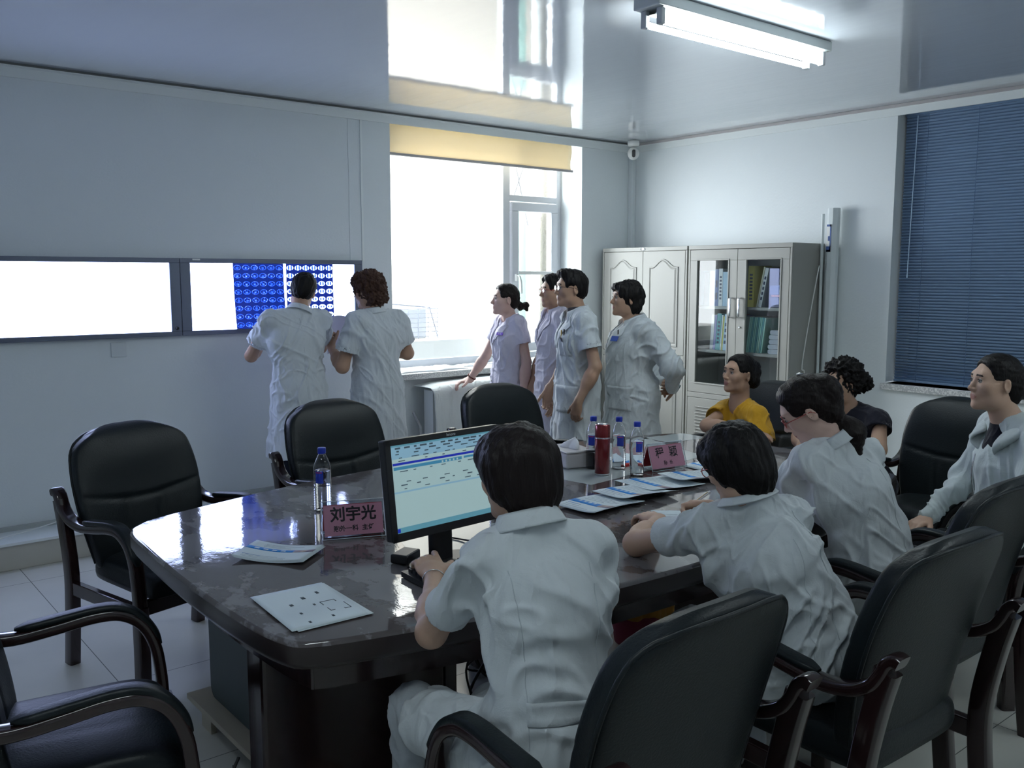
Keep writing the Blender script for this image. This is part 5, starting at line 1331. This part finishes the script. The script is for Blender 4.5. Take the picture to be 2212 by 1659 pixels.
S_ = SDF((-.15, -.12, .9), (.15, .2, 1.12), .005); S_.cone((0, .03, .93), (0, .03, 1.035), .095, .066, .02); v, f_ = S_.mesh(); np_mesh('black_top', v, f_, C_BLK, t)
def _hood(u, v):
    a = -.25 + (PI + .5) * u + PI; a = PI - .9 + (PI + 1.8) * u
    ca, sa = math.cos(a), math.sin(a); r = .078 + .045 * math.sin(v * PI) * (1.2 - .4 * sa); fr_ = max(0, sa)
    return (ca * r * 1.15, .02 + sa * r * 1.1 + .03 * v * fr_, 1.085 - .075 * v - .10 * fr_ * 1.0 + .012 * math.sin(a * 3))
m = MB(); m.grid(_hood, 40, 10); m.build('hood', C_HOD, t, solid=.008)
m = MB(); m.tube(smooth_path([(0, .155, .93), (0, .165, .85), (0, .15, .75), (0, .14, .64)], 5), .003, 6); m.build('zip', M_silver, t)
wl = np.array(J['wrL']); ul = np.array(J['elL']) - wl; ul /= np.linalg.norm(ul); m = MB(); m.tube([tuple(wl + ul * .035), tuple(wl + ul * .047)], .0415, 20); m.build('cuff_stripe', C_NVY, t)

# ---- 10 ponytailed writer
pos, yaw = (2.98, 1.66), 4
t = person('doctor with a ponytail and red rimmed glasses writing, head bowed', pos, yaw)
W10 = dict(pelvis=(3.00, 1.64, .555), waist=(2.985, 1.64, .70), chest=(2.95, 1.69, .88), neck=(2.925, 1.76, 1.055), head=(2.875, 1.845, 1.165), shL=(2.775, 1.80, .985), shR=(3.08, 1.72, .99), elL=(2.87, 1.92, .80), wrL=(3.03, 2.14, .79), elR=(3.22, 1.93, .80), wrR=(3.17, 2.13, .795))
J = SIT(1.62); J.update(to_local(pos, yaw, W10))
J['wrR'] = to_local(pos, yaw, dict(a=(3.19, 2.10, .80)))['a']
R = HR(30, -36, -6)
body(J, R, t, SK3, hs=.95, hands={'L': dict(d=dl(yaw, (.5, .8, -.05)), n=(0, 0, -1), curl=.3), 'R': dict(d=dl(yaw, (-.1, .9, -.1)), n=(-.5, -.2, -.8), curl=.9)})
hair(J['head'], R, t, H_DKB, hs=1.0, style='pony', extra=[('e', (0, -.10, .02), (.062, .045, .065)), ('e', (0, -.058, -.045), (.064, .052, .055)), ('w', (.06, -.08, -.035), (.075, -.13, -.075), .030, .050), ('w', (.075, -.13, -.075), (.085, -.14, -.150), .050, .030)])
coat(J, t, C_WHT, sleeve=.78, seated=True, seed=10, fat=1.0, sl_r=1.12, amp=.0062, hem_lap=.6, h=.0055); trousers(J, t, C_WHT); collar(J, t, C_WHT, r=.064); seam(t, [(0, 1.0), (0, .56)], M_seam)
glasses(J['head'], R, t, .95, M_rframe)
hc_ = np.array(J['head']) + R @ np.array([0, -.050, .122]); MB().lathe([(.0001, .006), (.010, .004), (.013, 0)], 14, M=T(tuple(hc_))).build('hair_clip', M_silver, t)

# ---- 11 short haired writer
pos, yaw = (2.22, 1.40), -18
t = person('doctor with thick short black hair writing, elbow on the table, back to us', pos, yaw)
W11 = dict(pelvis=(2.22, 1.40, .56), waist=(2.18, 1.41, .71), chest=(2.14, 1.46, .85), neck=(2.13, 1.545, 1.005), head=(2.125, 1.59, 1.105), shL=(2.05, 1.66, .905), shR=(2.30, 1.50, .935), elL=(2.08, 1.93, .80), wrL=(2.335, 2.06, .800), elR=(2.52, 1.82, .80), wrR=(2.62, 2.05, .80))
J = SIT(1.62); J.update(to_local(pos, yaw, W11))
R = HR(22, -26, 0)
body(J, R, t, SK1, hs=.88, h=.0035, hands={'L': dict(d=dl(yaw, (.30, .95, .02)), n=(0, 0, -1), curl=.40, spread=.14, s=1.02), 'R': dict(d=dl(yaw, (-.25, .95, -.10)), n=(-.75, -.1, -.5), curls=[.95, 1.0, 1.3, 1.4], thumb=dl(yaw, (-.45, .85, -.15)))})
hair(J['head'], R, t, H_BLK, hs=.90, style='bob', seed=3)
coat(J, t, C_WHT, sleeve=.50, seated=True, seed=11, fat=.99, sl_r=1.0, amp=.008, hem_lap=.55, h=.005); trousers(J, t, C_GRY)
glasses(J['head'], R, t, .88, M_rframe); collar(J, t, C_WHT, r=.066, hgt=.024, fall=.020, open_=1.2); seam(t, [(-.01, .99), (0, .58)], M_seam); seam(t, [(-.09, .93), (-.075, .75), (-.08, .6)], M_seam)

# ---- 12 typing woman
pos, yaw = (1.34, 1.50), -22
t = person('doctor with black bobbed hair typing at the computer, back to us, silver bangle', pos, yaw)
W12 = dict(pelvis=(1.36, 1.50, .56), waist=(1.34, 1.50, .71), chest=(1.345, 1.535, .89), neck=(1.36, 1.60, 1.055), head=(1.372, 1.665, 1.165), shL=(1.245, 1.635, .985), shR=(1.50, 1.535, .985), elL=(1.245, 1.85, .745), wrL=(1.415, 2.085, .795), elR=(1.62, 1.63, .80), wrR=(1.66, 1.90, .79),
           knL=(1.24, 1.93, .50), knR=(1.62, 1.90, .50), anL=(1.26, 1.95, .08), anR=(1.62, 1.92, .08))
J = SIT(1.62); J.update(to_local(pos, yaw, W12))
R = HR(34, -10, 3)
body(J, R, t, SK1, hs=.91, h=.0032, hands={'L': dict(d=dl(yaw, (.30, .85, .22)), n=(.05, .25, -1), curls=[.25, .65, .75, .85], spread=.08, s=1.06), 'R': dict(d=dl(yaw, (.0, 1, .0)), n=(0, 0, -1), curl=.4)})
hair(J['head'], R, t, H_DKB, hs=.93, style='bob', seed=9)
coat(J, t, C_WHT, sleeve=.70, seated=True, seed=16, fat=1.0, sl_r=.92, amp=.0085, hem_lap=.78, h=.005); trousers(J, t, C_GRY); collar(J, t, C_WHT, r=.066, hgt=.036)
seam(t, [(-.10, .98), (-.085, .8), (-.09, .6)], M_seam); seam(t, [(.10, .98), (.085, .8), (.09, .6)], M_seam); patch(t, -.09, .20, .665, .715, C_WHT, -1, name='back_belt', skew=.01, nu=24, nv=4, lift=.003)
wl = np.array(J['wrL']); ul = np.array(J['elL']) - wl; ul /= np.linalg.norm(ul); c_ = wl + ul * .022
M4 = frame(tuple(c_), Vector(ul).orthogonal(), Vector(ul).cross(Vector(ul).orthogonal()))
MB().tube([(.031 * math.cos(2 * PI * k / 32), .031 * math.sin(2 * PI * k / 32), 0) for k in range(32)], .0016, 6, closed=True, M=M4).build('bangle', M_silver, t)
print('PEOPLE BUILT IN %.1f s' % (_time.time() - _t0))
# ================================================================ on the table
ZT = .7612
# --- monitor
M_blk = mat('black_plastic'); 
mo = thing('computer_monitor', 'black flat computer monitor showing a hospital records page', 'monitor', (1.565, 2.235, ZT), math.radians(4))
m = MB(); m.prism([(.13 * math.cos(2 * PI * k / 40), .085 * math.sin(2 * PI * k / 40)) for k in range(40)], 0, .014); m.build('base', M_blk, mo, bevel=.004)
m = MB(); m.sweep([(0, .03, .014), (0, .035, .16)], rrect(.075, .04, .012), fixed=(1, 0, 0)); m.build('stand', M_blk, mo)
scr = bpy.data.objects.new('screen_head', None); COL.objects.link(scr); scr.parent = mo; scr.location = (0, -.0, .255); scr.rotation_euler = (math.radians(-7), 0, 0)
Wm, Hm = .222, .148
def tilt(mb): 
    M4 = T((0, -.0, .262)) @ RX(math.radians(-7)); mb.v = [tuple(M4 @ Vector(v)) for v in mb.v]; return mb
bpy.data.objects.remove(scr)
m = MB(); m.box(-Wm, Wm, -.012, .022, -Hm, Hm); m.box(-Wm + .03, Wm - .03, .022, .04, -Hm + .03, Hm - .03); tilt(m).build('casing', M_blk, mo, bevel=.005)
bz = .017
m = MB(); m.box(-Wm, Wm, -.016, -.0125, -Hm, -Hm + .024); m.box(-Wm, Wm, -.016, -.0125, Hm - bz, Hm); m.box(-Wm, -Wm + bz, -.016, -.0125, -Hm, Hm); m.box(Wm - bz, Wm, -.016, -.0125, -Hm, Hm)
add_text(m, 'lenovo', .013, T((.02, -.0164, Hm - .0085)) @ RX(PI / 2), 1, .0002)
tilt(m).build('bezel', [M_blk, mat('logo_silver', (.5, .52, .55), .4)], mo)
def emis(n, c, e): return mat(n, tuple(.35 * q for q in c), .5, emit=c, estr=e * 1.35)
E1 = emis('screen_page', (.42, .60, .62), .21); E2 = emis('screen_navy_bar', (.012, .03, .45), .22); E3 = emis('screen_teal_bar', (.05, .25, .42), .22); E4 = emis('screen_text', (.07, .12, .16), .15); E5 = emis('screen_blue_head', (.26, .47, .62), .22); E6 = emis('screen_task_bar', (.12, .34, .44), .22)
m = MB(); x0, x1, z0, z1 = -Wm + bz, Wm - bz, -Hm + .024, Hm - bz; yy = [-.0127]
def R_(a, b, c, d, mi):   # fractions of the screen from the top left
    yy[0] -= .00006
    m.add([(x0 + (x1 - x0) * a, yy[0], z1 - (z1 - z0) * d), (x0 + (x1 - x0) * b, yy[0], z1 - (z1 - z0) * d), (x0 + (x1 - x0) * b, yy[0], z1 - (z1 - z0) * c), (x0 + (x1 - x0) * a, yy[0], z1 - (z1 - z0) * c)], [(0, 1, 2, 3)], mi)
R_(0, 1, 0, 1, 0); R_(0, 1, 0, .16, 4); R_(0, 1, .0, .022, 5); R_(.01, .99, .205, .232, 1); R_(.015, .64, .25, .285, 2); R_(.66, .985, .25, .275, 2); R_(.0, 1., .53, .55, 4); R_(0, 1, .94, 1, 5); R_(.005, .03, .948, .992, 1)
random.seed(3)
for (ya, yb, n) in ((.03, .05, 12), (.065, .082, 7), (.10, .112, 8), (.145, .155, 9), (.18, .19, 5), (.30, .31, 7), (.42, .43, 5), (.455, .468, 6), (.50, .51, 5)):
    for k in range(n):
        a = .03 + .92 * (k + random.random() * .5) / n; R_(a, a + random.uniform(.02, .07), ya, yb, 3)
for k in range(5): R_(.44 + .035 * k, .455 + .035 * k, .256, .279, 0)
tilt(m).build('screen', [E1, E2, E3, E4, E5, E6], mo)
# --- keyboard
kb = thing('keyboard', 'black computer keyboard beneath the typing hand', 'keyboard', (1.61, 2.135, ZT), math.radians(-3))
m = MB(); m.prism([(-.225, -.075), (.225, -.075), (.225, .075), (-.225, .075)], .002, .018); m.build('case', M_blk, kb, bevel=.004)
k0 = MB().prism([(0, 0), (.019, 0), (.019, .018), (0, .018)], .018, .027).build('key', mat('key_cap', (.02, .02, .023), .5), kb)
for r in range(5):
    for k in range(15):
        c = k0 if r + k == 0 else k0.copy()
        if r + k: COL.objects.link(c); c.parent = kb
        c.location = (-.208 + k * .0285, -.055 + r * .024, 0)
tag(MB().tube(smooth_path([(1.66, 2.18, .80 - .03), (1.72, 2.26, .79), (1.75, 2.40, .766), (1.70, 2.52, .766)], 6), .003, 6).build('monitor_cable', mat('black_cable')), 'thin black cable curving over the table behind the monitor', 'cable')
# --- bottles
M_pet = mat('clear_pet', (.97, .98, 1.), .03, trans=1., ior=1.4); M_water = mat('water_pet', (.95, .98, 1.), .02, trans=1., ior=1.2)
M_cap = mat('blue_cap', (.01, .035, .38), .35); M_lab = mat('bottle_label_blue', (.02, .05, .42), .4); M_labw = mat('bottle_label_pale', (.55, .66, .80), .5); M_labr = mat('bottle_label_red', (.6, .05, .08), .4)
def make_bottle(fill=.165):
    t = thing('water_bottle', 'x', 'bottle')
    ribs = []
    for k in range(33):
        z = .008 + .15 * k / 32; ribs.append((.0315 + (.0011 * math.cos(k * PI) if z < .10 else 0), z))
    prof = [(.012, .003), (.026, .0015), (.031, .006)] + ribs + [(.0318, .168), (.030, .178), (.022, .200), (.0135, .217), (.0125, .222)]
    o = MB().lathe(prof, 32, cap=False).build('bottle_body', M_pet, t, solid=.0007)
    MB().lathe([(.0001, .0045)] + [(r - .0016, z) for r, z in prof[2:] if z < fill] + [(.0001, fill)], 28, cap=False).build('water', M_water, t)
    MB().lathe([(.0150, .221), (.0155, .222), (.0155, .240), (.0145, .2425), (.0001, .2425)], 28, cap=False).build('cap', M_cap, t)
    m = MB()
    def wrap(a0, a1, z0, z1, mi, r=.0328):
        m.grid(lambda u, v: (r * math.cos(a0 + (a1 - a0) * u), r * math.sin(a0 + (a1 - a0) * u), z0 + (z1 - z0) * v), 14, 2, mi)
    wrap(-.7, .25, .112, .158, 1); wrap(-2.6, -2.1, .112, .156, 0); wrap(-.6, .1, .151, .154, 2, .0330)
    m.build('label', [M_labw, M_lab, M_labr], t)
    return t
bt0 = make_bottle(); BT = [(1.575, 3.06, -2.2, 'water bottle with blue cap beside the pink name plate nearest the left table end'), (2.945, 2.735, -1.8, 'nearest of the three water bottles by the red thermos'), (2.985, 2.885, -1.9, 'middle water bottle, just right of the red thermos'), (2.905, 2.97, -2.4, 'water bottle half hidden behind the red thermos'), (1.93, 2.44, -1., 'water bottle standing behind the computer monitor')]
bts = [bt0] + [copy_tree(bt0) for _ in BT[1:]]
for o, (x, y, a, lb) in zip(bts, BT): o.location = (x, y, ZT - .001); o.rotation_euler = (0, 0, a); tag(o, lb, 'bottle', 'water bottles on the table')
# --- thermos
th = thing('thermos', 'dark red metal thermos flask with silver rings', 'flask', (2.84, 2.845, ZT)); M_red = mat('red_metallic', (.20, .008, .012), .22, metal=.55, coat=.6)
MB().lathe([(.030, .007), (.034, .008), (.034, .165)], 36, cap=False).build('flask_body', M_red, th)
MB().lathe([(.001, .0), (.0325, .0), (.0335, .008)], 36, cap=False).build('base_ring', M_chrome, th); MB().lathe([(.0342, .165), (.0346, .167), (.0342, .171)], 36, cap=False).build('neck_ring', M_chrome, th)
MB().lathe([(.034, .171), (.034, .222), (.031, .227), (.022, .228)], 36, cap=False).build('lid', M_red, th); MB().lathe([(.022, .228), (.021, .231), (.010, .2325), (.0001, .2325)], 30, cap=False).build('lid_badge', M_chrome, th)
# --- tissue box
tx = thing('tissue_box', 'white square tissue box with a tissue pulled up', 'tissue box', (2.885, 3.105, ZT), math.radians(-14))
M_tb = mat('tissue_box_plastic', (.60, .57, .57), .35)
m = MB(); m.box(-.075, .075, -.105, .105, 0, .070); m.build('box', M_tb, tx, bevel=.010, seg=3)
m = MB(); m.box(-.0755, .0755, -.1055, .1055, .071, .079); m.build('lid', M_tb, tx, bevel=.004)
def tis(u, v):
    a = 2 * PI * u; r = (.036 + .012 * math.sin(3 * a)) * (1 - .75 * v ** 1.5) ; return (r * math.cos(a) * .8 + .02 * v, r * math.sin(a) * 1.5 - .02 * v, .079 + .045 * v ** .7 * (1 + .18 * math.sin(2 * a + 1)))
MB().grid(tis, 40, 12).build('tissue', mat('tissue_paper', (.78, .78, .80), .9), tx, solid=.0008)
# --- name plates: acrylic tent holders with pink card
M_acr = mat('clear_acrylic', (1, 1, 1)); _glass(M_acr, (.92, .94, .96), 1.18)
M_pink = mat('pink_card', (.66, .28, .36), .6); M_redc = mat('red_card', (.42, .02, .03), .5); M_inkb = mat('black_ink', (.02, .012, .015), .6)
M_edge = mat('acrylic_edge', (.65, .70, .76), .15, spec=.8)
def plate(x, y, yaw, big, small, label, spc=1.):
    t = thing('name_plate', label, 'name plate', (x, y, ZT), yaw, 'pink name plates')
    w2, hh, dd = .105, .120, .042; sl = math.atan2(dd, hh); L_ = math.hypot(dd, hh)
    M4 = T((0, -dd, .0)) @ RX(PI / 2 - sl)      # front face frame: x right, y up the slope
    m = MB(); m.box(-w2 + .006, w2 - .006, .012, L_ - .012, -.0015, .0, 0, M4)
    add_text(m, big, .052, M4 @ T((0, .080, .0006)), 1, .0014 if ' ' not in big else .0008); add_text(m, small, .021, M4 @ T((0, .034, .0006)), 1, .0005)
    m.build('pink_card', [M_pink, M_inkb], t)
    Mb = T((0, dd, .0)) @ RZ(PI) @ RX(PI / 2 - sl)
    m = MB(); m.box(-w2 + .006, w2 - .006, .012, L_ - .012, -.0015, .0, 0, Mb); m.build('red_card', M_redc, t)
    m = MB(); m.box(-w2, w2, 0, L_, .0015, .0032, 0, M4); m.box(-w2, w2, 0, L_, .0015, .0032, 0, Mb); m.build('holder', M_acr, t)
    m = MB(); e_ = .0013
    for s in (-1, 1):
        for MM in (M4, Mb): m.tube([tuple(MM @ Vector((s * w2, 0, .0025))), tuple(MM @ Vector((s * w2, L_, .0025)))], e_, 6)
        m.tube([(s * w2, -dd * .88, .012), (s * w2, dd * .88, .012)], e_, 6)
    m.tube([(-w2, 0, hh + .002), (w2, 0, hh + .002)], e_, 6); m.tube([(-w2, -dd, .002), (w2, -dd, .002)], e_, 6); m.tube([(-w2, dd, .002), (w2, dd, .002)], e_, 6)
    m.build('holder_edges', M_edge, t)
    return t
plate(1.50, 2.70, math.radians(-22), '刘宇光', '胸外一科  主任', 'pink name plate with three characters in front of the computer monitor')
plate(3.155, 2.76, math.radians(-7), '程  颖', '院  长', 'pink name plate with two spaced characters beyond the printed brochures')
# --- printed sheets
M_pap = mat('white_paper', (.66, .74, .77), .75); M_blu = mat('printed_blue', (.010, .22, .62), .5); M_txt = mat('printed_grey', (.38, .44, .50), .7); M_pic = mat('printed_photo', (.16, .12, .20), .5, vary=(40, (.45, .36, .32), .4, .6, (1, 1, 1))); M_blk_ink = mat('printed_black', (.04, .06, .07), .7); M_wht_ink = mat('printed_white', (.72, .80, .86), .6)
def sheet(name, x, y, yaw, w_, h_, zf, marks, label, cat='brochure', grp=None, z=ZT, n=1):
    """w_ along local x, h_ along local y; marks (u0, u1, v0, v1, material index)"""
    m = MB()
    P = lambda u, v, d=0.: ((u - .5) * w_, (v - .5) * h_, zf(u, v) + d)
    nu, nv = 14, 14
    for q in range(n):
        off = -.0012 * q; m.grid(lambda u, v: (P(u, v)[0] + .004 * q, P(u, v)[1] - .003 * q, P(u, v)[2] + off), nu, nv, 0)
    for u0, u1, v0, v1, mi in marks:
        m.grid(lambda a, b: P(u0 + (u1 - u0) * a, v0 + (v1 - v0) * b, .0004 + .00005 * mi), max(2, int(14 * (u1 - u0))), max(1, int(14 * (v1 - v0))), mi)
    o = m.build(name, [M_pap, M_blu, M_txt, M_pic, M_blk_ink, M_wht_ink], None, loc=(x, y, z), rot=(0, 0, yaw)); o.modifiers.new('s', 'SOLIDIFY').thickness = -.0004
    return tag(o, label, cat, grp)
def broch_marks(seed, flip=False):
    random.seed(seed); mk = [(.0, 1, .27, .40, 1), (.70, 1., .27, .40, 3)] if not flip else [(0, 1, .52, .66, 1), (.70, 1, .52, .66, 3)]
    b0 = .30 if not flip else .52
    for k in range(4): mk.append((.16 + .12 * k if not flip else .12 + .13 * k, .215 + .12 * k if not flip else .19 + .13 * k, b0 + .045, b0 + (.095 if not flip else .10), 5))
    for k in range(7):
        v = .50 + .062 * k
        if not flip: mk.append((.12, random.uniform(.55, .9), v, v + .008, 2))
    for k in range(3):
        v = .08 + .06 * k; mk.append((.10, random.uniform(.4, .8), v, v + .008, 2))
    if flip:
        for k in range(3): v = .74 + .06 * k; mk.append((.2, random.uniform(.5, .9), v, v + .010, 2))
    mk.append((.08, .34, .20, .215, 1)); return mk
fl_ = lambda a, b, c: (lambda u, v: .0035 + a * (.5 + .5 * math.sin(3.1 * v + b)) + c * max(0, u - .6) ** 2)
G1 = 'blue banded brochures on the table'
# brochure sheets, long side away from the typist; local x runs left to right, y away
sheet('brochure', 2.44, 2.455, math.radians(-88), .21, .285, fl_(.010, .4, .05), broch_marks(1), 'white brochure with a blue band, nearest to the typist', 'brochure', G1, n=2)
sheet('brochure', 2.66, 2.475, math.radians(-92), .21, .285, fl_(.012, 1.0, .08), broch_marks(2), 'wavy blue banded brochure, second from the typist', 'brochure', G1, z=ZT + .006, n=1)
sheet('brochure', 2.885, 2.545, math.radians(-96), .24, .30, fl_(.012, 2.0, .03), broch_marks(3), 'large blue banded brochure lying below the two character name plate', 'brochure', G1, n=1)
sheet('brochure', 3.09, 2.515, math.radians(-100), .19, .28, fl_(.012, 1.6, .06), broch_marks(4), 'blue banded brochure left of the short haired writer\'s head', 'brochure', G1, z=ZT + .008, n=2)
sheet('brochure', 3.34, 2.65, math.radians(-95), .16, .17, fl_(.004, .0, .02), broch_marks(5), 'small blue banded leaflet stack, farthest of the brochures', 'brochure', G1, n=4)
sheet('leaflet_stack', 1.205, 2.655, math.radians(-52), .235, .165, lambda u, v: .006 + .010 * (1 - math.sin(PI * u)) , broch_marks(6, True), 'small stack of blue banded leaflets left of the name plate', 'leaflets', None, n=4)
# floor plan sheets
fp = [(.30, .345, .55, .60, 4), (.52, .57, .66, .72, 4), (.76, .80, .73, .79, 4), (.30, .33, .32, .36, 4), (.56, .59, .46, .50, 4), (.28, .31, .09, .13, 4), (.60, .63, .12, .16, 4),
      (.66, .67, .42, .50, 4), (.66, .86, .50, .51, 4), (.85, .86, .45, .51, 4), (.66, .67, .26, .34, 4), (.66, .72, .255, .265, 4), (.84, .93, .235, .245, 4), (.92, .93, .235, .40, 4), (.84, .85, .235, .26, 4)]
sheet('floor_plan', 1.075, 2.165, math.radians(-2), .21, .297, lambda u, v: .0025 + .0, [], 'lower white sheet peeping out from under the floor plan', 'paper')
sheet('floor_plan', 1.065, 2.17, math.radians(-3.5), .21, .297, lambda u, v: .0040 + .0012 * v, [(a, b, c, d, 4) for a, b, c, d, _ in fp], 'white floor plan sheet with small black squares on the near table corner', 'paper')
# notes of the two writers
sheet('notepad', 2.52, 2.145, math.radians(-40), .15, .20, lambda u, v: .003 + .0 * u, [(.1, .6, .3 + .1 * k, .307 + .1 * k, 2) for k in range(5)], 'pale notepad between the hands of the short haired writer', 'notepad', n=3)
sheet('note_sheet', 3.27, 2.20, math.radians(-15), .21, .25, lambda u, v: .003, [(.1, .8, .6 + .08 * k, .605 + .08 * k, 2) for k in range(4)], 'white sheet the ponytailed woman is writing on', 'paper')
sheet('note_sheet', 3.19, 3.02, math.radians(12), .20, .16, lambda u, v: .002, [(.0, .4, .1, .3, 1)], 'white sheet beyond the pair of bottles', 'paper')
tag(MB().box(-.04, .04, -.012, .012, 0, .012).build('red_packet', mat('red_packet', (.55, .03, .03), .5), None, bevel=.002, loc=(3.06, 2.90, ZT)), 'small red packet between the middle bottle and the name plate', 'packet')
def pen(p, d, label, c=(.7, .72, .75)):
    d = Vector(d).normalized(); p = Vector(p); t = thing('pen', label, 'pen', tuple(p)); 
    MB().tube([(0, 0, 0), tuple(d * .125)], .0042, 10).build('barrel', mat('pen_white', c, .3), t); MB().tube([tuple(d * -.012), (0, 0, 0)], .002, 8, scales=[.4, 1.6]).build('tip', mat('gold_clip', (.55, .38, .12), .3, metal=1.), t)
    MB().tube([tuple(d * .06 + Vector((0, 0, .006))), tuple(d * .115 + Vector((0, 0, .006)))], .0012, 6).build('clip', mat('gold_clip'), t); return t
pen((2.575, 2.155, .775), (.55, -.55, .62), 'white pen with gold clip held by the short haired writer')
pen((3.16, 2.20, .778), (.35, .15, .45), 'white pen held by the ponytailed writer')
# small dark gadget at the left of the monitor foot
tag(MB().box(-.045, .045, -.03, .03, .0, .03).build('phone_cradle', M_blk, None, bevel=.006, loc=(1.485, 2.345, ZT), rot=(0, 0, .5)), 'small black device beside the monitor foot', 'device')
tag(MB().prism(rrect(.07, .10, .01), 0, .012).build('black_folder', M_blk, None, loc=(2.62, 3.40, ZT), rot=(0, 0, .3)), 'thin black notebook at the far table edge behind the typist', 'notebook')

# ================================================================ window side
M_cov = cloth_mat('pale_dust_cover', (.58, .62, .60))
def cover(u, v):
    # u along the wall 3.80..5.35, v from wall over the top and down the front
    x = 3.80 + 1.62 * u; s_ = v
    k = .018 * math.sin(x * 9) + .010 * math.sin(x * 23 + 1)
    if s_ < .3: q = s_ / .3; y = 5.86 - .22 * q; z = .835
    elif s_ < .42: q = (s_ - .3) / .12; y = 5.64 - .07 * math.sin(q * PI / 2); z = .835 - .07 * (1 - math.cos(q * PI / 2))
    else: q = (s_ - .42) / .58; y = 5.57 + .0 - (.05 + k) * q; z = .765 - .66 * q
    z += .006 * math.sin(x * 6) + (-.02 * math.exp(-((u) / .06) ** 2)); return (x, y + .4 * k * min(1, max(0, (s_ - .3) / .3)), z)
rd = thing('covered_radiator', 'radiator under the window draped with a pale dust cover', 'radiator', (0, 0, 0))
m = MB(); m.grid(cover, 120, 60); m.build('dust_cover', M_cov, rd, solid=.004)
m = MB()
for k in range(18): m.box(3.86 + .085 * k, 3.915 + .085 * k, 5.68, 5.80, .14, .78)
m.build('radiator_columns', M_white, rd)
MB().box(3.84, 5.40, 5.70, 5.78, .001, .14).build('radiator_foot', M_white, rd)
tag(MB().tube([(3.80, 5.76, .0), (3.80, 5.76, .5), (3.795, 5.85, .6)], .012, 10).build('radiator_pipe', mat('pipe_grey', (.35, .36, .37), .5)), 'thin grey heating pipe at the left end of the draped radiator', 'pipe')
def bag(name, x0, x1, y0, y1, h_, seed, label, z=.9055):
    def fn(u, v):
        e = (max(0, math.sin(PI * u)) * max(0, math.sin(PI * v))) ** .4
        n_ = .35 * math.sin(9 * u + seed) * math.sin(7 * v + 2 * seed) + .3 * math.sin(21 * u + 3 * v * seed) * math.sin(17 * v) + .2 * math.sin(35 * u - 13 * v)
        return (x0 + (x1 - x0) * u + .02 * math.sin(8 * v + seed), y0 + (y1 - y0) * v + .02 * math.sin(9 * u), z + .001 + h_ * e * (.75 + .5 * n_))
    o = MB().grid(fn, 50, 30).build(name, mat('white_plastic_bag', (.70, .74, .77), .35, spec=.6), None, solid=.001); return tag(o, label, 'bag', 'white bags on the window sill')
bag('plastic_bag', 3.68, 4.32, 5.86, 6.10, .035, 1., 'crumpled white plastic bag on the left part of the window sill')
bag('plastic_bag', 4.35, 4.60, 5.98, 6.12, .022, 2., 'small crumpled white bag on the sill behind the young woman')
bag('plastic_bag', 4.72, 5.45, 5.88, 6.12, .045, 3., 'long crumpled white bag on the right part of the window sill')
# film sleeve held by the curly doctor, and hanging white paper below
sl_ = MB(); sl_.grid(lambda u, v: (2.855 + .20 * u, 5.43 + .05 * math.sin(3 * u) * v, 1.13 + .22 * v + .03 * math.sin(2.8 * u)), 14, 14)
tag(sl_.build('film_sleeve', mat('lavender_paper', (.55, .54, .66), .6), None, solid=.001), 'pale film sleeve held up between the two doctors', 'sleeve')
tag(MB().grid(lambda u, v: (2.985 + .08 * u, 5.40 - .02 * v, 1.30 + .05 * v + .025 * u), 4, 4).build('ticket_slip', mat('white_paper'), None, solid=.001), 'small white slip with a round mark at the curly doctor\'s shoulder', 'slip')
